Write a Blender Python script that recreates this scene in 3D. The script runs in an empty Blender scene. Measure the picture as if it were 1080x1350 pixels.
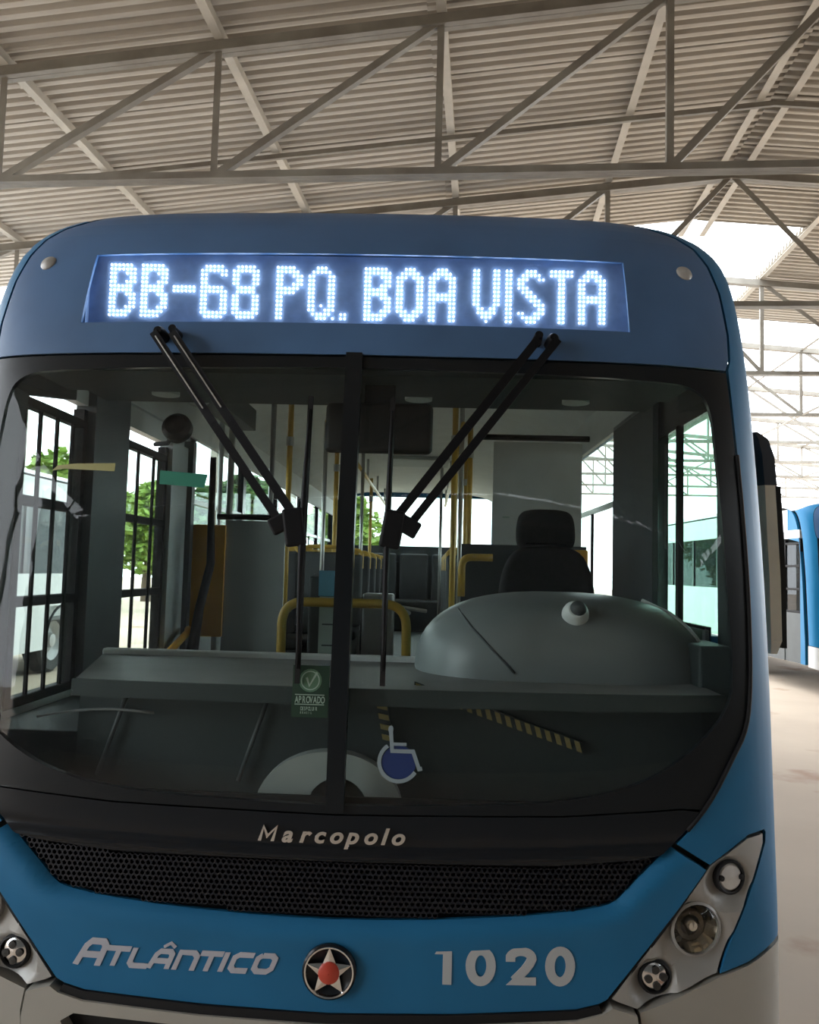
import bpy, bmesh, math, random
from mathutils import Vector, Matrix
from mathutils.geometry import tessellate_polygon
random.seed(7)
S = bpy.context.scene
COL = S.collection
PI = math.pi
R = math.radians

# ------------------------------------------------------------------ camera, sky, exposure
cam_data = bpy.data.cameras.new('camera')
cam_data.sensor_fit = 'VERTICAL'
cam_data.sensor_height = 36.0
cam_data.lens = 36.0 * 1080.0 / 1350.0
cam_data.clip_start = 0.05
cam_data.clip_end = 400
cam = bpy.data.objects.new('camera', cam_data)
COL.objects.link(cam)
cam.matrix_world = (Matrix.Translation((0.24, -2.2, 1.70)) @ Matrix.Rotation(R(1.6), 4, 'Z')
                    @ Matrix.Rotation(R(94.0), 4, 'X') @ Matrix.Rotation(R(1.5), 4, 'Z'))
S.camera = cam

world = bpy.data.worlds.new('overcast_sky')
S.world = world
world.use_nodes = True
wn = world.node_tree.nodes
wn['Background'].inputs[0].default_value = (0.90, 0.95, 1.0, 1)
wn['Background'].inputs[1].default_value = 7.2
S.view_settings.view_transform = 'Standard'
S.view_settings.look = 'None'
S.view_settings.gamma = 1.0
S.view_settings.exposure = 0.0
S.view_settings.use_curve_mapping = False

# ------------------------------------------------------------------ materials
MATS = {}
def mat(name, col, rough=0.5, metal=0.0, var=0.0, scale=6.0, col2=None, coat=0.0, bump=0.0, emit=None, estr=0.0, spec=0.5, stretch=None, detail=6.0):
    if name in MATS: return MATS[name]
    m = bpy.data.materials.new(name); m.use_nodes = True
    nt = m.node_tree; b = nt.nodes['Principled BSDF']
    b.inputs['Base Color'].default_value = (*col, 1)
    b.inputs['Roughness'].default_value = rough
    b.inputs['Metallic'].default_value = metal
    b.inputs['Coat Weight'].default_value = coat
    b.inputs['Coat Roughness'].default_value = 0.08
    b.inputs['Specular IOR Level'].default_value = spec
    if emit:
        b.inputs['Emission Color'].default_value = (*emit, 1); b.inputs['Emission Strength'].default_value = estr
    if var > 0 or col2 or bump > 0:
        tc = nt.nodes.new('ShaderNodeTexCoord'); n = nt.nodes.new('ShaderNodeTexNoise')
        n.inputs['Scale'].default_value = scale; n.inputs['Detail'].default_value = detail
        if stretch:
            mp = nt.nodes.new('ShaderNodeMapping'); mp.inputs['Scale'].default_value = stretch
            nt.links.new(tc.outputs['Object'], mp.inputs[0]); nt.links.new(mp.outputs[0], n.inputs['Vector'])
        else: nt.links.new(tc.outputs['Object'], n.inputs['Vector'])
        if var > 0 or col2:
            r = nt.nodes.new('ShaderNodeValToRGB')
            r.color_ramp.elements[0].position = 0.35; r.color_ramp.elements[1].position = 0.68
            c2 = col2 or tuple(c * (1 - var) for c in col)
            r.color_ramp.elements[0].color = (*c2, 1); r.color_ramp.elements[1].color = (*col, 1)
            nt.links.new(n.outputs['Fac'], r.inputs[0]); nt.links.new(r.outputs[0], b.inputs['Base Color'])
        if bump > 0:
            bp = nt.nodes.new('ShaderNodeBump'); bp.inputs['Strength'].default_value = bump; bp.inputs['Distance'].default_value = 0.01
            nt.links.new(n.outputs['Fac'], bp.inputs['Height']); nt.links.new(bp.outputs[0], b.inputs['Normal'])
    MATS[name] = m
    return m

def glass(name, tint, dust=0.03, dustcol=(0.5, 0.55, 0.6), base=0.03, top=0.25, rough=0.01):
    if name in MATS: return MATS[name]
    m = bpy.data.materials.new(name); m.use_nodes = True
    nt = m.node_tree; nt.nodes.clear()
    out = nt.nodes.new('ShaderNodeOutputMaterial')
    tr = nt.nodes.new('ShaderNodeBsdfTransparent'); tr.inputs[0].default_value = (*tint, 1)
    gl = nt.nodes.new('ShaderNodeBsdfGlossy'); gl.inputs['Roughness'].default_value = rough
    lw = nt.nodes.new('ShaderNodeLayerWeight'); lw.inputs['Blend'].default_value = 0.5
    pw = nt.nodes.new('ShaderNodeMath'); pw.operation = 'POWER'; pw.inputs[1].default_value = 4.0
    mr = nt.nodes.new('ShaderNodeMath'); mr.operation = 'MULTIPLY_ADD'; mr.inputs[1].default_value = top; mr.inputs[2].default_value = base
    mx = nt.nodes.new('ShaderNodeMixShader')
    nt.links.new(lw.outputs['Facing'], pw.inputs[0]); nt.links.new(pw.outputs[0], mr.inputs[0]); nt.links.new(mr.outputs[0], mx.inputs[0])
    nt.links.new(tr.outputs[0], mx.inputs[1]); nt.links.new(gl.outputs[0], mx.inputs[2])
    df = nt.nodes.new('ShaderNodeBsdfDiffuse'); df.inputs[0].default_value = (*dustcol, 1)
    m2 = nt.nodes.new('ShaderNodeMixShader')
    tc = nt.nodes.new('ShaderNodeTexCoord'); n = nt.nodes.new('ShaderNodeTexNoise'); n.inputs['Scale'].default_value = 3.0; n.inputs['Detail'].default_value = 8
    k = nt.nodes.new('ShaderNodeMath'); k.operation = 'MULTIPLY'; k.inputs[1].default_value = dust * 2
    nt.links.new(tc.outputs['Object'], n.inputs['Vector']); nt.links.new(n.outputs['Fac'], k.inputs[0]); nt.links.new(k.outputs[0], m2.inputs[0])
    nt.links.new(mx.outputs[0], m2.inputs[1]); nt.links.new(df.outputs[0], m2.inputs[2])
    nt.links.new(m2.outputs[0], out.inputs[0])
    MATS[name] = m
    return m

BLUE = mat('blue_paint', (0.016, 0.135, 0.28), 0.45, 0.0, var=0.12, scale=3, coat=0.0, spec=0.2)
WHITE = mat('white_paint', (0.75, 0.77, 0.78), 0.4, var=0.1, scale=2)
SILVER = mat('silver_paint', (0.33, 0.315, 0.28), 0.5, 0.1, var=0.08, scale=3)
LAMPSILVER = mat('lamp_housing_silver', (0.30, 0.295, 0.28), 0.42, 0.25)
BLACK = mat('black_gloss', (0.008, 0.0105, 0.014), 0.22, spec=0.25)
FRIT = mat('black_frit', (0.009, 0.0115, 0.014), 0.28, spec=0.25)
MATTE = mat('black_plastic', (0.008, 0.009, 0.010), 0.55, spec=0.3)
RUBBER = mat('black_rubber', (0.007, 0.007, 0.008), 0.7, spec=0.3)
WIPER = mat('wiper_black', (0.005, 0.0055, 0.007), 0.5, spec=0.2)
NAVY = mat('dome_glow_navy', (0.070, 0.155, 0.31), 0.42, var=0.25, scale=2.5, spec=0.45)  # sign glow and haze put into the dome's base colour
BOARD = mat('display_board', (0.22, 0.33, 0.52), 0.7, var=0.2, scale=30)
LED = mat('white_led', (0.9, 0.95, 1.0), 0.5, emit=(0.86, 0.93, 1.0), estr=28.0)
CHROME = mat('chrome', (0.75, 0.75, 0.76), 0.14, 1.0)
DECAL = mat('silver_decal', (0.40, 0.41, 0.46), 0.5, var=0.08)
DECAL2 = mat('grey_white_decal', (0.40, 0.42, 0.43), 0.5, var=0.05)
RED = mat('red_enamel', (0.42, 0.045, 0.025), 0.35)
GLASS = glass('windscreen_glass', (0.80, 0.86, 0.84), dust=0.014, base=0.025, top=0.09)
SIDEGLASS = glass('side_glass', (0.82, 0.88, 0.86), dust=0.02)
GREENGLASS = glass('green_glass', (0.68, 0.88, 0.80), dust=0.03)
SIGNGLASS = glass('sign_glass', (0.80, 0.86, 0.95), dust=0.03, dustcol=(0.3, 0.42, 0.6))
TINT = glass('tinted_glass', (0.22, 0.25, 0.26), dust=0.03)
LENS = glass('lamp_lens', (0.95, 0.94, 0.90), dust=0.004, base=0.05)
REFLECTOR = mat('lamp_reflector', (0.50, 0.47, 0.40), 0.10, 1.0)
DARKHOLE = mat('lamp_hole', (0.02, 0.02, 0.02), 0.4)
CLEARLAMP = mat('clear_lamp', (0.55, 0.54, 0.52), 0.3, var=0.1, scale=60)
GREYIN = mat('interior_grey', (0.46, 0.49, 0.49), 0.55, var=0.08)
LIGHTIN = mat('interior_light', (0.68, 0.70, 0.70), 0.6, var=0.08)
DARKIN = mat('interior_dark', (0.028, 0.038, 0.039), 0.6, spec=0.3)
DARKGREY = mat('dark_grey_plastic', (0.062, 0.072, 0.076), 0.5, var=0.15)
POD = mat('pod_grey', (0.20, 0.22, 0.225), 0.38, var=0.06)
DASH = mat('dash_grey', (0.20, 0.205, 0.205), 0.5, var=0.15, scale=9)
FABRIC = mat('seat_fabric', (0.02, 0.02, 0.022), 0.9, var=0.4, scale=40)
SEATGREY = mat('seat_shell', (0.05, 0.055, 0.06), 0.6, var=0.2)
YELLOW = mat('yellow_tube', (0.62, 0.38, 0.07), 0.4, var=0.12)
ORANGE = mat('orange_panel', (0.80, 0.40, 0.05), 0.5, var=0.12)
DIMYEL = mat('reflected_hazard_yellow', (0.22, 0.17, 0.06), 0.6)
STEEL = mat('bare_steel', (0.45, 0.45, 0.44), 0.35, 0.6)
GREENDK = mat('sticker_green', (0.002, 0.028, 0.013), 0.5)
GREENLT = mat('sticker_light', (0.07, 0.16, 0.10), 0.5)
STICKWHITE = mat('sticker_white', (0.27, 0.38, 0.32), 0.5)
SYMBLUE = mat('symbol_blue', (0.006, 0.026, 0.12), 0.5)
SYMWHITE = mat('symbol_white', (0.21, 0.27, 0.30), 0.5)
TAPEY = mat('yellow_tape', (0.27, 0.26, 0.09), 0.5)
TAPEG = mat('green_tape', (0.010, 0.17, 0.11), 0.5)
PAPERB = mat('blue_paper', (0.13, 0.34, 0.48), 0.7)
PAPERW = mat('pale_paper', (0.42, 0.50, 0.46), 0.7)
INK = mat('grey_ink', (0.08, 0.10, 0.10), 0.8)
CAMWHITE = mat('camera_white', (0.72, 0.74, 0.74), 0.35)
CREAM = mat('cream_shell', (0.84, 0.79, 0.64), 0.5, var=0.1)
TRUSS = mat('truss_paint', (0.24, 0.225, 0.19), 0.55, var=0.3, scale=3, col2=(0.16, 0.14, 0.115))
PURLIN = mat('purlin_paint', (0.50, 0.46, 0.39), 0.55, var=0.2, scale=3)
SHEET = mat('fibre_cement', (0.53, 0.49, 0.43), 0.9, var=0.25, scale=0.9, col2=(0.41, 0.37, 0.315), stretch=(0.6, 1.6, 1))
TYRE = mat('tyre', (0.025, 0.025, 0.025), 0.8, var=0.2)
RIM = mat('wheel_rim', (0.35, 0.35, 0.35), 0.5, 0.3)
BARK = mat('bark', (0.12, 0.085, 0.06), 0.9, var=0.4, scale=12)
LEAF = mat('leaf_green', (0.24, 0.38, 0.06), 0.6, var=0.5, scale=1.2)
LEAF2 = mat('leaf_dark_green', (0.07, 0.17, 0.04), 0.6, var=0.5, scale=1.2)
WALLM = mat('shade_wall_render', (0.10, 0.105, 0.10), 0.9, var=0.3, scale=0.8)

# ------------------------------------------------------------------ mesh helpers
def obj(name, data, m=None, parent=None, smooth=False, label=None, cat=None, group=None, kind=None):
    if isinstance(data, bmesh.types.BMesh):
        me = bpy.data.meshes.new(name); data.normal_update(); data.to_mesh(me); data.free()
    else: me = data
    o = bpy.data.objects.new(name, me); COL.objects.link(o)
    if m is not None and me is not None:
        if len(me.materials) == 0: me.materials.append(m)
    if smooth and me is not None:
        for p in me.polygons: p.use_smooth = True
        if smooth != 'all':
            try: me.set_sharp_from_angle(angle=R(35))
            except Exception: pass
    if parent is not None: o.parent = parent
    if label: o['label'] = label
    if cat: o['category'] = cat
    if group: o['group'] = group
    if kind: o['kind'] = kind
    return o
def BM(): return bmesh.new()
def empty(name, loc=(0, 0, 0), rz=0.0, **k):
    o = obj(name, None, **k); o.location = loc; o.rotation_euler = (0, 0, rz); o.empty_display_size = 0.2
    return o
def box(bm, lo, hi, M=None, bev=0.0):
    b = BM() if bev > 0 else bm
    vs = [b.verts.new((x, y, z)) for x in (lo[0], hi[0]) for y in (lo[1], hi[1]) for z in (lo[2], hi[2])]
    for f in ((0, 1, 3, 2), (4, 6, 7, 5), (0, 4, 5, 1), (2, 3, 7, 6), (0, 2, 6, 4), (1, 5, 7, 3)):
        b.faces.new([vs[i] for i in f])
    if bev > 0:
        bmesh.ops.bevel(b, geom=list(b.edges), offset=bev, segments=3, profile=0.5, affect='EDGES')
        if M is not None: b.transform(M)
        me = bpy.data.meshes.new('t'); b.to_mesh(me); b.free(); bm.from_mesh(me); bpy.data.meshes.remove(me)
    elif M is not None:
        for v in vs: v.co = M @ v.co
    return bm
def B1(lo, hi, M=None, bev=0.0): return box(BM(), lo, hi, M, bev)
def beam(bm, p, q, w, h, up=(0, 0, 1)):
    p, q = Vector(p), Vector(q); d = (q - p); L = d.length; d.normalize()
    s = d.cross(Vector(up)); s = s.normalized() if s.length > 1e-6 else Vector((1, 0, 0))
    t = s.cross(d)
    M = Matrix((( d.x, s.x, t.x, p.x), (d.y, s.y, t.y, p.y), (d.z, s.z, t.z, p.z), (0, 0, 0, 1)))
    return box(bm, (0, -w / 2, -h / 2), (L, w / 2, h / 2), M)
def angle_bar(bm, p, q, w, t=0.008, up=(0, 0, 1)):
    """L-section steel angle from p to q"""
    p, q = Vector(p), Vector(q); d = (q - p); L = d.length; d.normalize()
    s = d.cross(Vector(up)); s = s.normalized() if s.length > 1e-6 else Vector((1, 0, 0))
    u = s.cross(d)
    M = Matrix(((d.x, s.x, u.x, p.x), (d.y, s.y, u.y, p.y), (d.z, s.z, u.z, p.z), (0, 0, 0, 1)))
    box(bm, (0, -w / 2, -w / 2), (L, w / 2, -w / 2 + t), M)
    box(bm, (0, w / 2 - t, -w / 2 + t), (L, w / 2, w / 2), M)
    return bm
def tube(bm, pts, r, seg=8, closed=False, radii=None):
    pts = [Vector(p) for p in pts]; n = len(pts); rings = []
    prev = None
    for i, p in enumerate(pts):
        a = pts[i - 1] if (i > 0 or closed) else p
        b = pts[(i + 1) % n] if (i < n - 1 or closed) else p
        d = (b - a).normalized()
        if prev is None:
            s = d.cross(Vector((0, 0, 1)));
            if s.length < 1e-3: s = d.cross(Vector((0, 1, 0)))
            s.normalize()
        else:
            s = prev - d * prev.dot(d); s.normalize()
        prev = s; t = d.cross(s); rr = radii[i] if radii else r
        rings.append([bm.verts.new(p + (s * math.cos(2 * PI * k / seg) + t * math.sin(2 * PI * k / seg)) * rr) for k in range(seg)])
    m = n if closed else n - 1
    for i in range(m):
        A, Bq = rings[i], rings[(i + 1) % n]
        for k in range(seg): bm.faces.new((A[k], A[(k + 1) % seg], Bq[(k + 1) % seg], Bq[k]))
    if not closed:
        bm.faces.new(rings[0][::-1]); bm.faces.new(rings[-1])
    return bm
def arc_pts(pts, rad=0.05, n=5):
    """round the corners of a polyline"""
    pts = [Vector(p) for p in pts]; out = [pts[0]]
    for a, b, c in zip(pts, pts[1:], pts[2:]):
        r = min(rad, (a - b).length * 0.45, (c - b).length * 0.45)
        p, q = b + (a - b).normalized() * r, b + (c - b).normalized() * r
        for i in range(n + 1):
            t = i / n; out.append(p * (1 - t) ** 2 + b * 2 * t * (1 - t) + q * t * t)
    return out + [pts[-1]]
def lathe(bm, prof, M=None, seg=24, cap=False):
    """prof: (radius, height along local z)"""
    rings = []
    for r, h in prof:
        rings.append([bm.verts.new((r * math.cos(2 * PI * k / seg), r * math.sin(2 * PI * k / seg), h)) for k in range(seg)])
    for A, Bq in zip(rings, rings[1:]):
        for k in range(seg): bm.faces.new((A[k], A[(k + 1) % seg], Bq[(k + 1) % seg], Bq[k]))
    if cap:
        bm.faces.new(rings[0][::-1]); bm.faces.new(rings[-1])
    if M is not None:
        for ring in rings:
            for v in ring: v.co = M @ v.co
    return bm

# ------------------------------------------------------------------ the bus's front skin: y = F(x, z)
ZK = [0.2, 0.5, 0.8, 1.1, 1.7, 2.34, 2.6, 2.76, 2.86, 2.92, 2.97, 3.0]
YK = [0.04, 0.0, 0.0, 0.02, 0.07, 0.17, 0.245, 0.325, 0.42, 0.56, 0.9, 1.5]
def _slopes():
    d = [(YK[i + 1] - YK[i]) / (ZK[i + 1] - ZK[i]) for i in range(len(ZK) - 1)]
    m = [d[0]]
    for a, b in zip(d, d[1:]): m.append(0 if a * b <= 0 else 2 * a * b / (a + b))
    return m + [d[-1]]
MK = _slopes()
def prof(z):
    z = min(max(z, ZK[0]), ZK[-1] - 1e-6); i = 0
    while i < len(ZK) - 2 and z >= ZK[i + 1]: i += 1
    h = ZK[i + 1] - ZK[i]; t = (z - ZK[i]) / h
    return (2*t**3-3*t*t+1)*YK[i] + (t**3-2*t*t+t)*h*MK[i] + (-2*t**3+3*t*t)*YK[i+1] + (t**3-t*t)*h*MK[i+1]
def wid(z): return 1.25 - 0.015 * max(0, min(1, (z - 1.2) / 1.6)) ** 1.5
def F(x, z, raw=False):
    u = min(abs(x) / wid(z), 1.0)
    return prof(z if raw else z + 0.11 * u ** 8) + 0.07 * u * u + 0.36 * (1 - (1 - u ** 6) ** (1 / 6))
def sp(x, z, off=0.0):
    return Vector((x, F(x, z) - off, z))
def snorm(x, z):
    e = 0.004
    a = sp(x + e, z) - sp(x - e, z); b = sp(x, z + e) - sp(x, z - e)
    n = a.cross(b).normalized()
    return n if n.y < 0 else -n
def frame_at(x, z, off=0.0):
    """matrix whose local z points out of the skin, local y up"""
    n = snorm(x, z); up = Vector((0, 0, 1)); s = up.cross(n).normalized(); t = n.cross(s)
    p = sp(x, z) + n * off
    return Matrix(((s.x, t.x, n.x, p.x), (s.y, t.y, n.y, p.y), (s.z, t.z, n.z, p.z), (0, 0, 0, 1)))
UX = [0, .04, .08, .12, .16, .2, .24, .28, .32, .36, .4, .44, .48, .52, .56, .6, .64, .68, .72, .76, .8, .83, .86, .89, .91, .93, .95, .965, .978, .988, .995]
def patch(loops, off=0.0, thick=0.015, zstep=0.06, xs=None, fn=None, zs=None):
    """a sheet following the bus front: 2D loops (x, z), first outer then holes; thick goes inward"""
    bm = BM()
    pts = [p for l in loops for p in l]
    tris = tessellate_polygon([[Vector((p[0], p[1], 0)) for p in l] for l in loops])
    vs = [bm.verts.new((p[0], 0, p[1])) for p in pts]
    for t in tris:
        try: bm.faces.new([vs[i] for i in t])
        except ValueError: pass
    x0, x1 = min(p[0] for p in pts), max(p[0] for p in pts); z0, z1 = min(p[1] for p in pts), max(p[1] for p in pts)
    planes = []
    XS = xs if xs else sorted(set([1.25 * u for u in UX] + [-1.25 * u for u in UX]))
    planes += [('x', x) for x in XS if x0 < x < x1]
    ZS = zs if zs else [z0 + zstep * k for k in range(1, int((z1 - z0) / zstep) + 1)]
    planes += [('z', z) for z in ZS if z0 < z < z1]
    for ax, c in planes:
        co, no = ((c, 0, 0), (1, 0, 0)) if ax == 'x' else ((0, 0, c), (0, 0, 1))
        bmesh.ops.bisect_plane(bm, geom=list(bm.verts) + list(bm.edges) + list(bm.faces), dist=1e-5, plane_co=co, plane_no=no)
    bmesh.ops.remove_doubles(bm, verts=bm.verts, dist=1e-5)
    for f in list(bm.faces):
        if f.calc_area() < 1e-9: bm.faces.remove(f)
    bm.normal_update()
    for f in bm.faces:
        if f.normal.y > 0: f.normal_flip()
    faces = list(bm.faces); verts = list(bm.verts)
    bnd = [(e.link_loops[0].vert, e.link_loops[0].link_loop_next.vert) for e in bm.edges if len(e.link_loops) == 1]
    o = {v: (off + (fn(v.co.x, v.co.z) if fn else 0.0)) for v in verts}
    P = {v: (v.co.x, v.co.z) for v in verts}
    if thick > 0:
        back = {}
        for v in verts: back[v] = bm.verts.new((v.co.x, 0, v.co.z))
        for f in faces: bm.faces.new([back[v] for v in reversed(f.verts)])
        for a, b in bnd: bm.faces.new((b, a, back[a], back[b]))
        for v in verts:
            x, z = P[v]; back[v].co = (x * wid(z) / 1.25, F(x * wid(z) / 1.25, z) - off + thick, z)
    for v in verts:
        x, z = P[v]; X = x * wid(z) / 1.25
        v.co = (X, F(X, z) - o[v], z)
    return bm
def mir(l): return [(-x, z) for x, z in reversed(l)]
def circ(cx, cz, r, n=20, rz=None): return [(cx + r * math.cos(2 * PI * k / n), cz + (rz or r) * math.sin(2 * PI * k / n)) for k in range(n)]
def seg_dist(p, a, b):
    ax, az = a; bx, bz = b; dx, dz = bx - ax, bz - az
    t = max(0, min(1, ((p[0] - ax) * dx + (p[1] - az) * dz) / (dx * dx + dz * dz + 1e-12)))
    return math.hypot(p[0] - ax - t * dx, p[1] - az - t * dz)
def poly_dist(p, l): return min(seg_dist(p, a, b) for a, b in zip(l, l[1:]))

# strokes for lettering, in glyph space
def stroke_quads(pts, w, closed=False):
    P = [Vector((x, y)) for x, y in pts]; n = len(P); L, Rr = [], []
    for i in range(n):
        a = P[i - 1] if (i > 0 or closed) else None; b = P[(i + 1) % n] if (i < n - 1 or closed) else None
        d1 = (P[i] - a).normalized() if a is not None else None; d2 = (b - P[i]).normalized() if b is not None else None
        if d1 is None: d1 = d2
        if d2 is None: d2 = d1
        n1 = Vector((-d1.y, d1.x)); n2 = Vector((-d2.y, d2.x)); m = (n1 + n2)
        m = m.normalized() if m.length > 1e-6 else n1
        k = 1 / max(0.8, m.dot(n1)); L.append(P[i] + m * (w / 2 * k)); Rr.append(P[i] - m * (w / 2 * k))
    q = []
    for i in range(n if closed else n - 1):
        j = (i + 1) % n; q.append([L[i], L[j], Rr[j], Rr[i]])
    return q
def decal(name, polys, place, m, parent, off=0.004, thick=0.003):
    """flat glyph polygons laid on the skin; place maps glyph (x,y) to skin (x,z)"""
    bm = BM()
    for q in polys:
        f, bk = [], []
        for p in q:
            x, z = place(p[0], p[1]); f.append(bm.verts.new((x, F(x, z) - off, z))); bk.append(bm.verts.new((x, F(x, z) - off + thick, z)))
        try:
            bm.faces.new(f)
            for i in range(len(f)): bm.faces.new((f[i], bk[i], bk[(i + 1) % len(f)], f[(i + 1) % len(f)]))
        except ValueError: pass
    bmesh.ops.recalc_face_normals(bm, faces=bm.faces)
    return obj(name, bm, m, parent)
def font_glyph(ch, offset=0.0, extrude=0.0, shear=0.0):
    cu = bpy.data.curves.new('glyph', 'FONT'); cu.body = ch; cu.size = 1.0; cu.offset = offset; cu.resolution_u = 4; cu.extrude = extrude; cu.shear = shear
    if extrude: cu.bevel_depth = 0.01
    o = bpy.data.objects.new('glyph', cu); COL.objects.link(o)
    bpy.context.view_layer.update()
    dg = bpy.context.evaluated_depsgraph_get(); me = bpy.data.meshes.new_from_object(o.evaluated_get(dg))
    bpy.data.objects.remove(o); bpy.data.curves.remove(cu)
    return me
def font_letter(name, ch, x0, z0, size, m, parent, off=0.004, depth=0.002, wide=1.0, offset=0.0, shear=0.0, slope=0.0):
    me = font_glyph(ch, offset, 0.5, shear)
    xs = [v.co.x for v in me.vertices]; w = (max(xs) if xs else 0.3)
    for v in me.vertices:
        x, z, e = x0 + v.co.x * size * wide, z0 + v.co.y * size, v.co.z
        z += (x - x0) * slope
        v.co = (x, F(x, z) - off - e * depth * 2, z)
    return obj(name, me, m, parent), w * size * wide

# ------------------------------------------------------------------ THE DEPOT
ang = R(-3.7)
BU = Vector((math.cos(ang), math.sin(ang), 0)); BV = Vector((-math.sin(ang), math.cos(ang), 0))
BO = Vector((0.24, -2.2, 0))
def P3(u, v, z): return BO + BU * u + BV * v + Vector((0, 0, z))
BMAT = Matrix(((BU.x, BV.x, 0, BO.x), (BU.y, BV.y, 0, BO.y), (0, 0, 1, 0), (0, 0, 0, 1)))
RIDGE, APEX, BOT, SLOPE = 3.05, 6.84, 5.15, 0.088
NODES = [0, 1.55, 3.52, 5.52, 7.54, 9.55, 11.55]
HALF = NODES[-1]

# ground
FLOORM = mat('packed_floor', (0.58, 0.47, 0.36), 0.85, scale=0.35, col2=(0.45, 0.355, 0.27), bump=0.25, detail=10)
nt = FLOORM.node_tree; bs = nt.nodes['Principled BSDF']
tc = nt.nodes.new('ShaderNodeTexCoord'); n2 = nt.nodes.new('ShaderNodeTexNoise'); n2.inputs['Scale'].default_value = 0.9; n2.inputs['Detail'].default_value = 9
rp = nt.nodes.new('ShaderNodeValToRGB'); rp.color_ramp.elements[0].position = 0.60; rp.color_ramp.elements[1].position = 0.72
mxn = nt.nodes.new('ShaderNodeMix'); mxn.data_type = 'RGBA'
old = bs.inputs['Base Color'].links[0].from_socket
nt.links.new(tc.outputs['Object'], n2.inputs['Vector']); nt.links.new(n2.outputs['Fac'], rp.inputs[0]); nt.links.new(rp.outputs[0], mxn.inputs['Factor'])
nt.links.new(old, mxn.inputs['A']); mxn.inputs['B'].default_value = (0.30, 0.15, 0.085, 1); nt.links.new(mxn.outputs['Result'], bs.inputs['Base Color'])
obj('floor', B1((-70, -60, -0.12), (70, 90, 0.0)), FLOORM, kind='structure')

# roof: corrugated sheets and purlins are pieces of the ceiling
ceil = empty('ceiling', P3(RIDGE, 3, 0)); ceil['kind'] = 'structure'
ceil.location = (0, 0, 0)
PRX = [0, .04, .24, .44, .50, .70, .95, .985]
PRZ = [-.042, -.047, -.047, -.042, .028, .045, .045, .018]
def sheet_mesh(length, width, waves, seg=8, t=0.008):
    bm = BM(); n = waves * seg; top, bot = [], []
    for i in range(n + 1):
        y = width * (i // seg + PRX[i % seg]) / waves; z = PRZ[i % seg]
        top.append([bm.verts.new((x, y, z + t)) for x in (0, length)]); bot.append([bm.verts.new((x, y, z)) for x in (0, length)])
    for i in range(n):
        bm.faces.new((top[i][0], top[i][1], top[i + 1][1], top[i + 1][0])); bm.faces.new((bot[i][0], bot[i + 1][0], bot[i + 1][1], bot[i][1]))
        for e in (0, 1): bm.faces.new((top[i][e], top[i + 1][e], bot[i + 1][e], bot[i][e]))
    bmesh.ops.recalc_face_normals(bm, faces=bm.faces)
    me = bpy.data.meshes.new('roof_sheet'); bm.to_mesh(me); bm.free(); me.materials.append(SHEET)
    for p in me.polygons: p.use_smooth = True
    me.set_sharp_from_angle(angle=R(60))
    return me
SW = 1.062
def add_sheet(me, d0, side, v, dz=0.0):
    o = bpy.data.objects.new('roof_sheet', me); COL.objects.link(o); o.parent = ceil
    zz = APEX + 0.19 - SLOPE * d0 + dz
    M = Matrix.Translation(P3(RIDGE + side * d0, v, zz)) @ Matrix.Rotation(ang, 4, 'Z')
    if side < 0: M = M @ Matrix.Translation((0, SW, 0)) @ Matrix.Rotation(PI, 4, 'Z')
    o.matrix_local = M @ Matrix.Rotation(math.atan(SLOPE) + random.uniform(-0.002, 0.002), 4, 'Y')
bays = list(zip(NODES, NODES[1:]))
smesh = {b: sheet_mesh(b[1] - b[0] + 0.14, SW + 0.04, 8) for b in bays}
ROOF_V0, NROW = -4.85 - 5 * SW, 21
for side in (-1, 1):
    for b in bays:
        for r_ in range(NROW): add_sheet(smesh[b], b[0], side, ROOF_V0 + r_ * SW, (-0.012 * (bays.index(b) % 2)) + 0.004 * (r_ % 2))
for b in bays[1:]:
    for r_ in range(NROW, NROW + 4): add_sheet(smesh[b], b[0], 1, ROOF_V0 + r_ * SW)
ROOF_V1 = ROOF_V0 + NROW * SW
for side in (-1, 1):
    for d in [0.16] + NODES[1:]:
        v1 = ROOF_V1 + (0.9 if d > 1 else 0.4) if not (side > 0 and d > 1) else ROOF_V1 + 4 * SW
        z = APEX + 0.105 - SLOPE * d
        obj('purlin', angle_bar(BM(), P3(RIDGE + side * d, ROOF_V0 - 0.2, z), P3(RIDGE + side * d, v1, z), 0.085, 0.008), PURLIN, ceil)

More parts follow.
